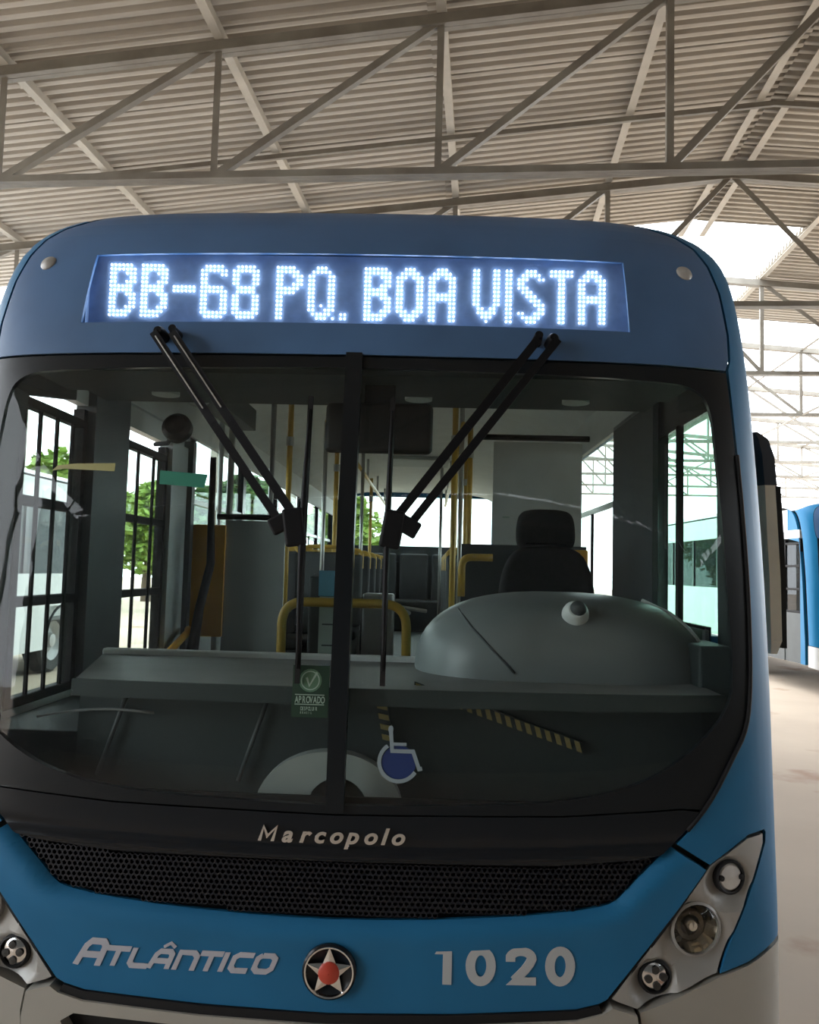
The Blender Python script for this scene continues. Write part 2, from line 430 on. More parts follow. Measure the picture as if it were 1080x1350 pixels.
TR_V = [-7.5, -0.3 - 3.6, -0.3, 3.3, 6.9, 10.5, 14.1, 17.7, 21.3, 24.9, 28.5, 32.1, 35.7]
def member(name, a, b, w, parent, m=TRUSS, up=(0, 0, 1)):
    return obj(name, angle_bar(BM(), a, b, w, 0.010, up), m, parent)
def channel(name, a, b, w, h, parent):
    """two angles back to back, a slim gap between"""
    bm = BM(); off = BV * (w * 0.27)
    up = Vector((0, 0, 1))
    beam(bm, a + off, b + off, 0.012, h); beam(bm, a - off, b - off, 0.012, h)
    lo = up * (-h / 2 + 0.006)
    beam(bm, a + off * 1.0 + lo, b + off * 1.0 + lo, w * 0.5, 0.012); beam(bm, a - off * 1.0 + lo, b - off * 1.0 + lo, w * 0.5, 0.012)
    return obj(name, bm, TRUSS, parent)
def truss(v, label, first):
    t = empty('roof_truss', P3(RIDGE, v, 0), label=label, cat='roof truss', group='steel roof trusses of the depot')
    inv = Matrix.Translation(-P3(RIDGE, v, 0))
    def put(o): o.data.transform(inv); return o
    for s in (-1, 1):
        top = lambda d: P3(RIDGE + s * d, v, APEX - SLOPE * d); bot = lambda d: P3(RIDGE + s * d, v, BOT)
        put(channel('top_chord', top(0), top(HALF), 0.12, 0.11, t)); put(channel('bottom_chord', bot(0), bot(HALF), 0.12, 0.075, t))
        for i, d in enumerate(NODES[1:] if s < 0 else NODES):
            if d == 0: continue
            put(member('vertical', bot(d), top(d), 0.06, t, up=tuple(BV)))
        for a, b in bays: put(member('diagonal', top(a) , bot(b), 0.065, t, up=tuple(BV)))
        put(obj('column', beam(BM(), P3(RIDGE + s * HALF, v, 0), P3(RIDGE + s * HALF, v, APEX - SLOPE * HALF), 0.2, 0.2, up=tuple(BV)), TRUSS, t))
    return t
ordn = ['by the added rear wall, out of view', 'next behind the viewer', 'just behind the viewer', 'above the destination sign, out of the top edge', 'crossing the whole top of the picture, nearest in view', 'whose apex shows above the right end of the bus', 'whose lower bar meets the bus roof corner', 'fourth from the front at right', 'fifth from the front at right', 'sixth from the front at right', 'seventh from the front at right', 'eighth from the front at right', 'farthest against the white sky']
truss0 = None
for i, v in enumerate(TR_V):
    lab = 'grey steel roof truss ' + ordn[i]
    if truss0 is None: truss0 = truss(v, lab, True)
    else:
        t = truss0.copy(); COL.objects.link(t); t.location = P3(RIDGE, v, 0); t['label'] = lab
        for ch in list(truss0.children):
            c = ch.copy(); COL.objects.link(c); c.parent = t
# horizontal bracing between the trusses
for v_ in (5.1, 8.9):
    for sd in (-1, 1):
        obj('mid_rafter', beam(BM(), P3(RIDGE, v_, APEX + .02), P3(RIDGE + sd * HALF, v_, APEX + .02 - SLOPE * HALF), .04, .055), TRUSS, ceil)
for k in range(11):
    bm = BM()
    for sd in (-1, 1): beam(bm, P3(RIDGE + sd * .16, ROOF_V0 + k * 2.03, APEX + .222), P3(RIDGE + sd * .16, ROOF_V0 + k * 2.03 + 2.05, APEX + .222), .36, .012)
    obj('ridge_cap', bm, SHEET, ceil)
for u_ in (RIDGE + 3.52, RIDGE + 7.54, RIDGE + 11.4):
    for z_ in (BOT, APEX - SLOPE * (u_ - RIDGE)):
        obj('long_tie', angle_bar(BM(), P3(u_, 10.5, z_), P3(u_, 35.7, z_), 0.05), TRUSS, ceil)

# added unseen walls round the viewer, keeping light off the bus front
bm = BM(); gp = [(RIDGE - 12.2, 0), (RIDGE + 12.2, 0), (RIDGE + 12.2, 5.95), (RIDGE, 6.98), (RIDGE - 12.2, 5.95)]
fa = [bm.verts.new(P3(u_, -10.3, z_)) for u_, z_ in gp]; fb_ = [bm.verts.new(P3(u_, -10.5, z_)) for u_, z_ in gp]
bm.faces.new(fa[::-1]); bm.faces.new(fb_)
for k in range(5): bm.faces.new((fa[k], fa[(k + 1) % 5], fb_[(k + 1) % 5], fb_[k]))
bmesh.ops.recalc_face_normals(bm, faces=bm.faces)
obj('shade_wall_back', bm, WALLM, kind='structure')
obj('shade_wall_left', B1((RIDGE - 12.2, -10.3, 0), (RIDGE - 12.0, -6.8, 5.75), BMAT), WALLM, kind='structure')
obj('shade_wall_right', B1((RIDGE + 12.0, -10.3, 0), (RIDGE + 12.2, 1.5, 5.75), BMAT), WALLM, kind='structure')

# ------------------------------------------------------------------ THE BUS
bus = empty('city_bus', (0, 0, 0), label='blue city bus with lit destination sign and wide split windscreen, facing the viewer', cat='bus')

blackR = [(0, .784), (.167, .787), (.404, .798), (.602, .815), (.722, .833), (.755, .852), (.782, .88), (.865, .956), (.903, .984), (1.007, 1.088), (1.078, 1.205), (1.129, 1.284), (1.146, 1.407), (1.150, 1.618), (1.146, 1.836), (1.138, 2.062), (1.130, 2.32)]
def chaikin(l, n=2):
    for _ in range(n):
        q = [l[0]]
        for a, b in zip(l, l[1:]): q += [(a[0] * .75 + b[0] * .25, a[1] * .75 + b[1] * .25), (a[0] * .25 + b[0] * .75, a[1] * .25 + b[1] * .75)]
        l = q + [l[-1]]
    return l
# liner behind the lower front, so that panel gaps read dark
obj('front_liner', patch([[(-1.2, .42), (1.2, .42), (1.2, 1.08), (-1.2, 1.08)], circ(.968, .768, .066, 20)[::-1], circ(-.968, .768, .066, 20)[::-1]], off=-0.045, thick=0.01, zstep=0.2), MATTE, bus)

# lower blue panel
edge = chaikin(blackR[:8]) + [blackR[8]]
frontR = [(.897, .978), (.905, .975), (.992, .922), (.875, .782), (.722, .600), (.700, .590), (.644, .577), (.33, .561), (0, .553)]
loop = [(x, z - .004) for x, z in edge[:-1]] + frontR
full = loop + mir(loop)[1:-1]
eg = edge + []
egm = [(-x, z) for x, z in reversed(edge)] + edge[1:]
def roll_edge(x, z):
    d = poly_dist((x, z), egm)
    return -0.022 * max(0, 1 - d / 0.034) ** 2 + 0.006 * math.exp(-((d - .05) / .03) ** 2)
panel = obj('front_panel', patch([full], off=0.006, thick=0.03, zs=[.55 + .011 * k for k in range(42)], xs=[-1.0 + .025 * k for k in range(81)], fn=roll_edge), BLUE, bus, smooth=True)

# corner panels
cornerR = [(.913, .988), (1.015, 1.086), (1.085, 1.203), (1.137, 1.283), (1.154, 1.407), (1.158, 1.618), (1.154, 1.836), (1.146, 2.062), (1.138, 2.33), (1.150, 2.36), (1.158, 2.45), (1.150, 2.6), (1.128, 2.705), (1.094, 2.772), (1.04, 2.817), (.955, 2.848)]
curve = [(1.25 * u, 2.884 - 0.11 * u ** 8) for u in (.80, .84, .88, .91, .94, .96, .98, .99, .9995)]
cornerR = chaikin(cornerR[:9]) + cornerR[9:] + curve + [(1.2495, .722), (1.192, .709), (1.117, .678), (1.030, .656), (1.062, .737), (1.120, .848), (1.180, .976), (1.183, 1.002), (1.176, 1.010), (1.122, 1.003), (1.003, .934)]
obj('corner_panel', patch([cornerR], off=0.002, thick=0.02, zstep=0.045), BLUE, bus, smooth=True)
obj('corner_panel', patch([mir(cornerR)], off=0.002, thick=0.02, zstep=0.045), BLUE, bus, smooth=True)

# bumper: centre and two ends
bc = [(0, .529), (.33, .537), (.644, .554), (.71, .570), (.735, .585), (.80, .566), (.81, .50), (.80, .42), (.77, .38), (0, .37)]
hole = [(-.66, .44), (-.70, .50), (-.665, .522), (-.3, .508), (0, .503), (.3, .508), (.665, .522), (.70, .50), (.66, .44)]
bump = obj('bumper', patch([bc + mir(bc)[1:-1], hole[::-1]], off=0.02, thick=0.05, zstep=0.03), SILVER, bus, smooth=True)
obj('air_intake', patch([[(-.69, .43), (.69, .43), (.71, .53), (-.71, .53)]], off=-0.02, thick=0.01), MATTE, bump)
be = [(.81, .566), (.887, .592), (1.022, .646), (1.112, .668), (1.19, .699), (1.2495, .712), (1.2495, .40), (1.2, .38), (.80, .38), (.815, .45), (.82, .51)]
obj('bumper_end', patch([be], off=0.006, thick=0.04, zstep=0.04), SILVER, bus, smooth=True)
obj('bumper_end', patch([mir(be)], off=0.006, thick=0.04, zstep=0.04), SILVER, bus, smooth=True)
ds = [(0, .551), (.33, .559), (.644, .575), (.70, .588), (.71, .570), (.64, .552), (.33, .534), (0, .526)]
obj('bumper_gap_seal', patch([ds + mir(ds)[1:-1]], off=0.012, thick=0.03), RUBBER, bus)

# headlight clusters
clR = [(1.170, 1.000), (1.118, .994), (1.002, .928), (.884, .784), (.737, .602), (.752, .594), (.804, .576), (.885, .603), (1.021, .658), (1.054, .737), (1.112, .848), (1.169, .977)]
LAMPS = [(1.067, .897, .041), (.968, .768, .066), (.857, .648, .039)]
def pocket(s):
    def f(x, z):
        o = 0.0
        for lx, lz, lr in LAMPS:
            dx, dz = (x * s - lx), (z - lz)
            d = math.hypot(dx + .25 * lr, dz + .35 * lr) / (lr * 1.75)
            o -= 0.030 * max(0, 1 - d ** 3.0) if d < 1 else 0
        return o
    return f
def lamp(parent, x, z, r, kind, s):
    M = frame_at(x, z, -0.020)
    if kind == 2:      # main headlight
        obj('bezel', lathe(BM(), [(r * 1.0, -.02), (r * 1.08, .0), (r * 1.08, .012), (r * .98, .016), (r * .96, .004)], M), LAMPSILVER, parent, smooth=True)
        obj('reflector', lathe(BM(), [(r * .97, .006), (r * .85, -.012), (r * .70, -.030), (r * .55, -.052), (r * .36, -.064), (r * .22, -.070), (.001, -.072)], M, 11), REFLECTOR, parent)
        obj('bulb_shield', lathe(BM(), [(.013, -.065), (.016, -.012), (.012, -.004), (.001, -.002)], M), CHROME, parent, smooth=True)
        obj('brown_reflection', lathe(BM(), [(r * .30, -.060), (r * .42, -.030), (r * .60, -.026), (r * .66, -.036)], M @ Matrix.Translation((.004, -.006, 0)), 11), mat('lamp_reflection_brown', (.10, .085, .065), .25, .6), parent)  # added ring, its brown stands in for dark reflections in the lens
        obj('position_bulb', lathe(BM(), [(.008, -.02), (.008, -.004), (.001, -.002)], M @ Matrix.Translation((-r * .62, -r * .45, 0)), 10), DARKHOLE, parent, smooth=True)
        obj('lens', lathe(BM(), [(r * .97, .010), (r * .8, .019), (r * .5, .025), (r * .2, .0275), (.0008, .028)], M), LENS, parent, smooth=True)
    elif kind == 1:    # clear round lamp in a black ring with two screws
        obj('bezel', lathe(BM(), [(r * .98, -.015), (r * 1.1, .0), (r * 1.1, .016), (r * 1.0, .02), (r * .9, .018), (r * .88, .008)], M), RUBBER, parent, smooth=True)
        obj('lens', lathe(BM(), [(r * .9, .010), (r * .75, .017), (r * .4, .02), (.0008, .021)], M), CLEARLAMP, parent, smooth=True)
        for a in (-1, 1): obj('screw', lathe(BM(), [(.0075, .01), (.0075, .022), (.0008, .023)], M @ Matrix.Translation((a * r * .74, 0, 0)), 10), RUBBER, parent)
    else:              # small round lamp with four bulbs
        obj('bezel', lathe(BM(), [(r * 1.15, -.02), (r * 1.15, .008), (r * 1.0, .013), (r * .94, .006)], M), RUBBER, parent, smooth=True)
        obj('reflector', lathe(BM(), [(r * .97, .004), (r * .6, .012), (.0008, .015)], M), CHROME, parent, smooth=True)
        for k in range(4):
            a = PI / 2 * k + .1
            obj('bulb_hole', lathe(BM(), [(.0105, .004), (.0105, .0165), (.0008, .0175)], M @ Matrix.Translation((r * .52 * math.cos(a), r * .52 * math.sin(a), 0)), 12), DARKHOLE, parent)
for s in (1, -1):
    L = clR if s > 0 else mir(clR)
    xs = [s * (.72 + .012 * k) for k in range(40)]
    hl = obj('headlight_cluster', patch([L, circ(s * .968, .768, .0655, 28)[::-1]], off=0.004, thick=0.035, zs=[.57 + .012 * k for k in range(40)], xs=xs, fn=pocket(s)), LAMPSILVER, bus, smooth=True)
    for i, (x, z, r) in enumerate(LAMPS): lamp(hl, s * x, z, r, (1, 2, 3)[i], s)
    # black seal between cluster and front panel
    sl = [(.995, .928), (1.004, .933), (.890, .785), (.738, .600), (.730, .600), (.880, .785)]
    obj('cluster_seal', patch([sl if s > 0 else mir(sl)], off=0.001, thick=0.02), RUBBER, hl)

# grille
grR = [(0, .790), (.404, .804), (.602, .821), (.715, .838), (.748, .856), (.775, .884), (.855, .958), (.80, .945), (.587, .929), (0, .926)]
grR = chaikin(grR[:7]) + grR[7:]
gr_loop = grR + mir(grR)[1:-1]
grille = obj('grille', patch([gr_loop], off=-0.028, thick=0.01), MATTE, bus)
def inside(p, l):
    c = False; j = len(l) - 1
    for i in range(len(l)):
        if (l[i][1] > p[1]) != (l[j][1] > p[1]) and p[0] < (l[j][0] - l[i][0]) * (p[1] - l[i][1]) / (l[j][1] - l[i][1]) + l[i][0]: c = not c
        j = i
    return c
def honeycomb():
    bm = BM(); px, pz = .0150, .0130; w = .0045
    row = 0; z = .787
    while z < .962:
        x = -.86 + (px / 2 if row % 2 else 0)
        while x < .87:
            if inside((x, z), gr_loop):
                o, i_, bk = [], [], []
                for k in range(6):
                    a = PI / 6 + PI / 3 * k; ro, ri = px / 1.732, px / 1.732 - w / 1.6
                    for lst, rr, of in ((o, ro, -.006), (i_, ri, -.006), (bk, ri, -.022)):
                        X, Z = x + rr * math.cos(a), z + rr * math.sin(a); lst.append(bm.verts.new((X, F(X, Z) - of, Z)))
                for k in range(6):
                    q = (k + 1) % 6; bm.faces.new((o[k], o[q], i_[q], i_[k])); bm.faces.new((i_[k], i_[q], bk[q], bk[k]))
            x += px
        z += pz; row += 1
    return bm
obj('honeycomb_mesh', honeycomb(), mat('grille_plastic', (0.008, 0.009, 0.013), 0.5, spec=0.25), grille, kind='stuff')
# glossy black panel carrying the chrome lettering, with a ledge above the grille
npR = [(0, .931), (.587, .934), (.80, .950), (.862, .963), (.90, .986), (.985, 1.068), (.93, 1.075), (.60, 1.055), (0, 1.045)]
npl = npR + mir(npR)[1:-1]
nameplate = obj('upper_grille_panel', patch([npl], off=0.004, thick=0.03, zs=[.93 + .008 * k for k in range(20)],
      fn=lambda x, z: 0.010 * math.exp(-((z - .945 - .03 * x * x) / .010) ** 2) - 0.006 * math.exp(-((z - .968 - .03 * x * x) / .012) ** 2)), BLACK, bus, smooth=True)
x = -.198
word = 'Marcopolo'
adv = [.062, .046, .038, .041, .044, .046, .046, .026, .04]
for ch, a in zip(word, adv):
    if ch == 'M':
        decal('letter', stroke_quads([(.004, 0), (.004, .036), (.021, .012), (.038, .036), (.038, 0)], .0092), lambda p, q, x=x: (x + p + q * .28, .978 + q), CHROME, nameplate, off=0.012, thick=0.008)
        x += a; continue
    font_letter('letter', ch, x, .978 + (x + .2) * .006, .056, CHROME, nameplate, off=0.008, depth=0.004, wide=1.12, offset=.024, shear=.28)
    x += a

# lettering on the blue panel: slanted square model name, hand drawn strokes
GL = {  # strokes in a box of width w, height 1
 'A': (1.0, [[(0, 0), (.13, .72), (.28, .90), (.76, .90), (.90, .76), (.90, 0)], [(.08, .40), (.90, .40)]]),
 'T': (.85, [[(0, .91), (.9, .91)], [(.46, .91), (.46, 0)]]),
 'L': (.80, [[(.08, 1), (.08, .25), (.20, .09), (.82, .09)]]),
 'N': (.95, [[(.08, 0), (.08, .91), (.68, .91), (.86, .72), (.86, 0)]]),
 'I': (.22, [[(.1, 0), (.1, 1)]]),
 'C': (.85, [[(.86, .91), (.26, .91), (.08, .75), (.08, .25), (.24, .09), (.82, .09)]]),
 'O': (1.0, [[(.26, .91), (.74, .91), (.92, .75), (.92, .25), (.74, .09), (.26, .09), (.08, .25), (.08, .75), (.26, .91)]]),
}
spec = [('A', -.672, .069, .066, .640), ('T', -.603, .049, .069, .642), ('L', -.535, .049, .069, .641), ('A', -.474, .049, .053, .641), ('N', -.411, .049, .060, .640),
        ('T', -.353, .049, .066, .640), ('I', -.290, .049, .060, .640), ('C', -.266, .049, .062, .640), ('O', -.204, .049, .054, .640)]
for ch, x0, h, w, zb in spec:
    wd, ss = GL[ch]; polys = []
    for s in ss:
        polys += stroke_quads([(a * w, b * h) for a, b in s], .0135 if h < .06 else .0165)
    decal('letter', polys, lambda a, b, x0=x0, zb=zb: (x0 + a + b * .42, zb + b + (x0 + .67) * .010), DECAL, panel, off=0.0088, thick=0.004)
# circumflex accent
decal('accent', stroke_quads([(-.016, 0), (0, .011), (.015, 0)], .008), lambda a, b: (-.418 + a + b * .3, .698 + b), DECAL, panel, off=0.0088, thick=0.004)

# fleet number
def ell(cx, cy, a, b, n=28): return [(cx + a * math.cos(2 * PI * k / n), cy + b * math.sin(2 * PI * k / n)) for k in range(n)]
def ring(cx, cy, a, b, a2, b2, n=28):
    o, i = ell(cx, cy, a, b, n), ell(cx, cy, a2, b2, n)
    return [[o[k], o[(k + 1) % n], i[(k + 1) % n], i[k]] for k in range(n)]
one = [[(0, .80), (.10, 1.0), (.42, 1.0), (.42, .80)], [(.20, .80), (.42, .80), (.42, 0), (.20, 0)]]
zero = ring(.36, .5, .375, .53, .14, .29)
arc = [(.36 - .27 * math.cos(t), .70 + .20 * math.sin(t)) for t in [PI * k / 12 for k in range(0, 13)]]
two = stroke_quads([(.10, .62)] + arc[1:] + [(.58, .58), (.46, .40), (.20, .12)], .235) + [[(0, 0), (.74, 0), (.74, .21), (.22, .21)], [(0, 0), (.22, .21), (.34, .34), (.30, .02)]]
for polys, x0, w in ((one, .274, .100), (zero, .356, .098), (two, .460, .098), (zero, .562, .098)):
    decal('digit', polys, lambda a, b, x0=x0, w=w: (x0 + a * w * 1.06, .634 + b * .094 + (x0 - .27) * .012), DECAL2, panel, off=0.0088, thick=0.004)

# round emblem: dark dish, chrome ring, chrome star, red centre
EM = frame_at(0.003, .661, 0.014)
emb = obj('emblem', lathe(BM(), [(.070, -.012), (.070, .006), (.066, .010), (.060, .004), (.03, -.004), (.0008, -.005)], EM, 36), BLACK, bus, smooth=True)
obj('emblem_ring', lathe(BM(), [(.058, .006), (.060, .011), (.064, .012), (.0655, .007)], EM, 40), CHROME, emb, smooth=True)
st = []
bmst = BM()
cpt = bmst.verts.new((0, 0, .014)); rim_, mid = [], []
for k in range(10):
    a = PI / 2 + PI / 5 * k; r_ = .061 if k % 2 == 0 else .028
    rim_.append(bmst.verts.new((r_ * math.cos(a), r_ * math.sin(a), .007)))
for k in range(10): bmst.faces.new((cpt, rim_[k], rim_[(k + 1) % 10]))
bmst.transform(EM)
obj('emblem_star', bmst, CHROME, emb)
obj('emblem_centre', lathe(BM(), [(.0275, .004), (.0275, .014), (.022, .018), (.0008, .0195)], EM, 24), RED, emb, smooth=True)

# windscreen: frit frame, two panes, centre seal
wsO = [(0, 1.048), (.60, 1.058), (.93, 1.078), (.99, 1.074)] + chaikin(blackR[8:-1])[3:] + [(1.130, 2.318), (0, 2.318)]
wsI = [(0, 1.070), (.30, 1.075), (.621, 1.093), (.785, 1.129), (.912, 1.188), (1.023, 1.277), (1.076, 1.347), (1.092, 1.409), (1.086, 1.618), (1.078, 1.85), (1.072, 2.057), (1.066, 2.20), (1.03, 2.255), (.93, 2.275), (0, 2.285)]
wsI = chaikin(wsI)
wl = wsO + mir(wsO)[1:-1]
il = wsI + mir(wsI)[1:-1]
ws = obj('windscreen_frame', patch([wl, il[::-1]], off=0.0, thick=0.02, zstep=0.07), FRIT, bus, smooth=True)
pR = [(.018, 1.066)] + wsI[1:-1] + [(.018, 2.289)]
pR = [(x, z - .006 if z < 1.1 else z + .004 if z > 2.2 else z) if x < 1.0 else (x + .006, z) for x, z in pR]
pane_r = obj('windscreen_pane', patch([pR], off=-0.006, thick=0.0, zstep=0.07), GLASS, bus, smooth='all')
pane_l = obj('windscreen_pane', patch([mir(pR)], off=-0.006, thick=0.0, zstep=0.07), GLASS, bus, smooth='all')
obj('centre_pillar', patch([[(-.024, 1.055), (.024, 1.055), (.024, 2.33), (-.024, 2.33)]], off=0.012, thick=0.04), FRIT, bus)
# bright rubber line round the frame
for s in (1, -1):
    pts = [sp(s * x, z, .004) for x, z in chaikin(blackR[8:-1])[3:]]
    obj('frame_seal', tube(BM(), pts, .006, 6), RUBBER, ws, smooth='all')

# destination dome with a window for the display
dmR = [(0, 2.326), (1.128, 2.326), (1.142, 2.36), (1.150, 2.45), (1.142, 2.6), (1.120, 2.70), (1.086, 2.766), (1.032, 2.812), (.95, 2.842)] + [(1.25 * u, 2.878 - .11 * u ** 8) for u in (.72, .6, .4, .2, 0)]
dml = dmR + mir(dmR)[1:-1]
dh = [(-.855, 2.426), (.825, 2.426), (.825, 2.672), (-.855, 2.672)]
dome = obj('sign_dome', patch([dml, dh[::-1]], off=0.0, thick=0.012, zstep=0.04), NAVY, bus, smooth=True)
obj('sign_window', patch([[(-.857, 2.424), (.827, 2.424), (.827, 2.674), (-.857, 2.674)]], off=-0.008, thick=0.0, zstep=0.05), SIGNGLASS, dome, smooth='all')
for s in (1, -1):
    M = frame_at(s * 1.015, 2.652, 0.0)
    obj('marker_lamp', lathe(BM(), [(.027, -.004), (.027, .003), (.022, .008), (.0008, .012)], M, 18), mat('marker_lamp', (.36, .35, .33), .35), dome, smooth=True)
# LED display: vertical board behind the window
disp = obj('destination_display', B1((-.885, .345, 2.415), (.855, .37, 2.69)), BOARD, bus)
bm = BM(); tr_ = [[bm.verts.new((x_, F(x_, 2.415) + .016, z_)) for z_ in (2.417, 2.410)] + [bm.verts.new((x_, .37, z_)) for z_ in (2.410, 2.417)] for x_ in [-.88 + 1.73 * k / 20 for k in range(21)]]
for a, b in zip(tr_, tr_[1:]):
    for k in range(4): bm.faces.new((a[k], a[(k + 1) % 4], b[(k + 1) % 4], b[k]))
bmesh.ops.recalc_face_normals(bm, faces=bm.faces)
obj('display_tray', bm, BOARD, disp)
for x_ in (-.884, .846): obj('display_cheek', B1((x_, F(x_, 2.62) + .022, 2.425), (x_ + .008, .345, 2.61)), BOARD, disp)
GLY = {
 'B': 'XXXXXX. XXXXXXX XX..XXX XX...XX XX..XXX XXXXXX. XXXXXX. XX..XXX XX...XX XX...XX XX..XXX XXXXXX. XXXXX..',
 '-': '...... ...... ...... ...... ...... XXXXXX XXXXXX ...... ...... ...... ...... ...... ......',
 '6': '.XXXXX. XXXXXXX XX...XX XX..... XX..... XXXXXX. XXXXXXX XX...XX XX...XX XX...XX XX...XX XXXXXXX .XXXXX.',
 '8': '.XXXXX. XXXXXXX XX...XX XX...XX XX...XX .XXXXX. .XXXXX. XX...XX XX...XX XX...XX XX...XX XXXXXXX .XXXXX.',
 'P': 'XXXXX.. XXXXXX. XX..XXX XX...XX XX..XXX XXXXXX. XXXXX.. XX..... XX..... XX..... XX..... XX..... XX.....',
 'Q': '..XXX.. .XXXXX. XX...XX XX...XX XX...XX XX...XX XX...XX XX...XX XX...XX XX.X.XX XX..XXX .XXXXX. ..XXX.X',
 '.': '.. .. .. .. .. .. .. .. .. .. .. XX XX',
 'O': '..XXX.. .XXXXX. XXX.XXX XX...XX XX...XX XX...XX XX...XX XX...XX XX...XX XX...XX XXX.XXX .XXXXX. ..XXX..',
 'A': '..XXX.. .XXXXX. XXX.XXX XX...XX XX...XX XX...XX XXXXXXX XXXXXXX XX...XX XX...XX XX...XX XX...XX XX...XX',
 'V': 'XX...XX XX...XX XX...XX XX...XX XX...XX XX...XX XX...XX XX...XX XX...XX .XX.XX. .XXXXX. ..XXX.. ...X...',
 'I': 'XX XX XX XX XX XX XX XX XX XX XX XX XX',
 'S': '..XXX.. .XXXXX. XXX..XX XX..... XXX.... .XXX... ..XXX.. ...XXX. ....XXX .....XX XX..XXX .XXXXX. ..XXX..',
 'T': 'XXXXXX XXXXXX ..XX.. ..XX.. ..XX.. ..XX.. ..XX.. ..XX.. ..XX.. ..XX.. ..XX.. ..XX.. ..XX..',
}
LAY = [('B', 0), ('B', 8), ('-', 16), ('6', 23), ('8', 31), ('P', 42), ('Q', 50), ('.', 58), ('B', 64), ('O', 72), ('A', 80), ('V', 91), ('I', 99), ('S', 102), ('T', 110), ('A', 117)]
def dot(bm, x, y, z, r=.0024, h=.0055, n=6):
    ring0 = [bm.verts.new((x + r * math.cos(2 * PI * k / n), y, z + r * math.sin(2 * PI * k / n))) for k in range(n)]
    ring1 = [bm.verts.new((x + .7 * r * math.cos(2 * PI * k / n), y - h, z + .7 * r * math.sin(2 * PI * k / n))) for k in range(n)]
    for k in range(n): bm.faces.new((ring0[k], ring0[(k + 1) % n], ring1[(k + 1) % n], ring1[k]))
    bm.faces.new(ring1)
for ch, c0 in LAY:
    bm = BM()
    for r_, rowt in enumerate(GLY[ch].split()):
        for c_, t in enumerate(rowt):
            if t == 'X': dot(bm, -.808 + (c0 + c_) * .01279, .345, 2.651 - r_ * .01365)
    obj('led_character', bm, LED, disp)

# roof shell
def roof_mesh():
    bm = BM(); us = sorted(set([-u for u in UX + [1.0]] + UX + [1.0])); rows = []
    for zz in [2.886, 2.90, 2.915, 2.93, 2.945, 2.96, 2.97, 2.98, 2.99, 3.0]:
        rows.append([bm.verts.new((u * 1.236, prof(zz) + .07 * u * u + .36 * (1 - (1 - min(1, abs(u)) ** 6) ** (1 / 6)), zz - .11 * abs(u) ** 8)) for u in us])
    for Y in (2.2, 5, 9.55): rows.append([bm.verts.new((u * 1.236, Y, 3.0 + .02 - .13 * abs(u) ** 8)) for u in us])
    rows.append([bm.verts.new((u * 1.20, 9.66, 2.93 - .12 * abs(u) ** 8)) for u in us])
    for a, b in zip(rows, rows[1:]):
        for k in range(len(us) - 1): bm.faces.new((a[k], a[k + 1], b[k + 1], b[k]))
    return bm
obj('roof_shell', roof_mesh(), BLUE, bus, smooth=True)

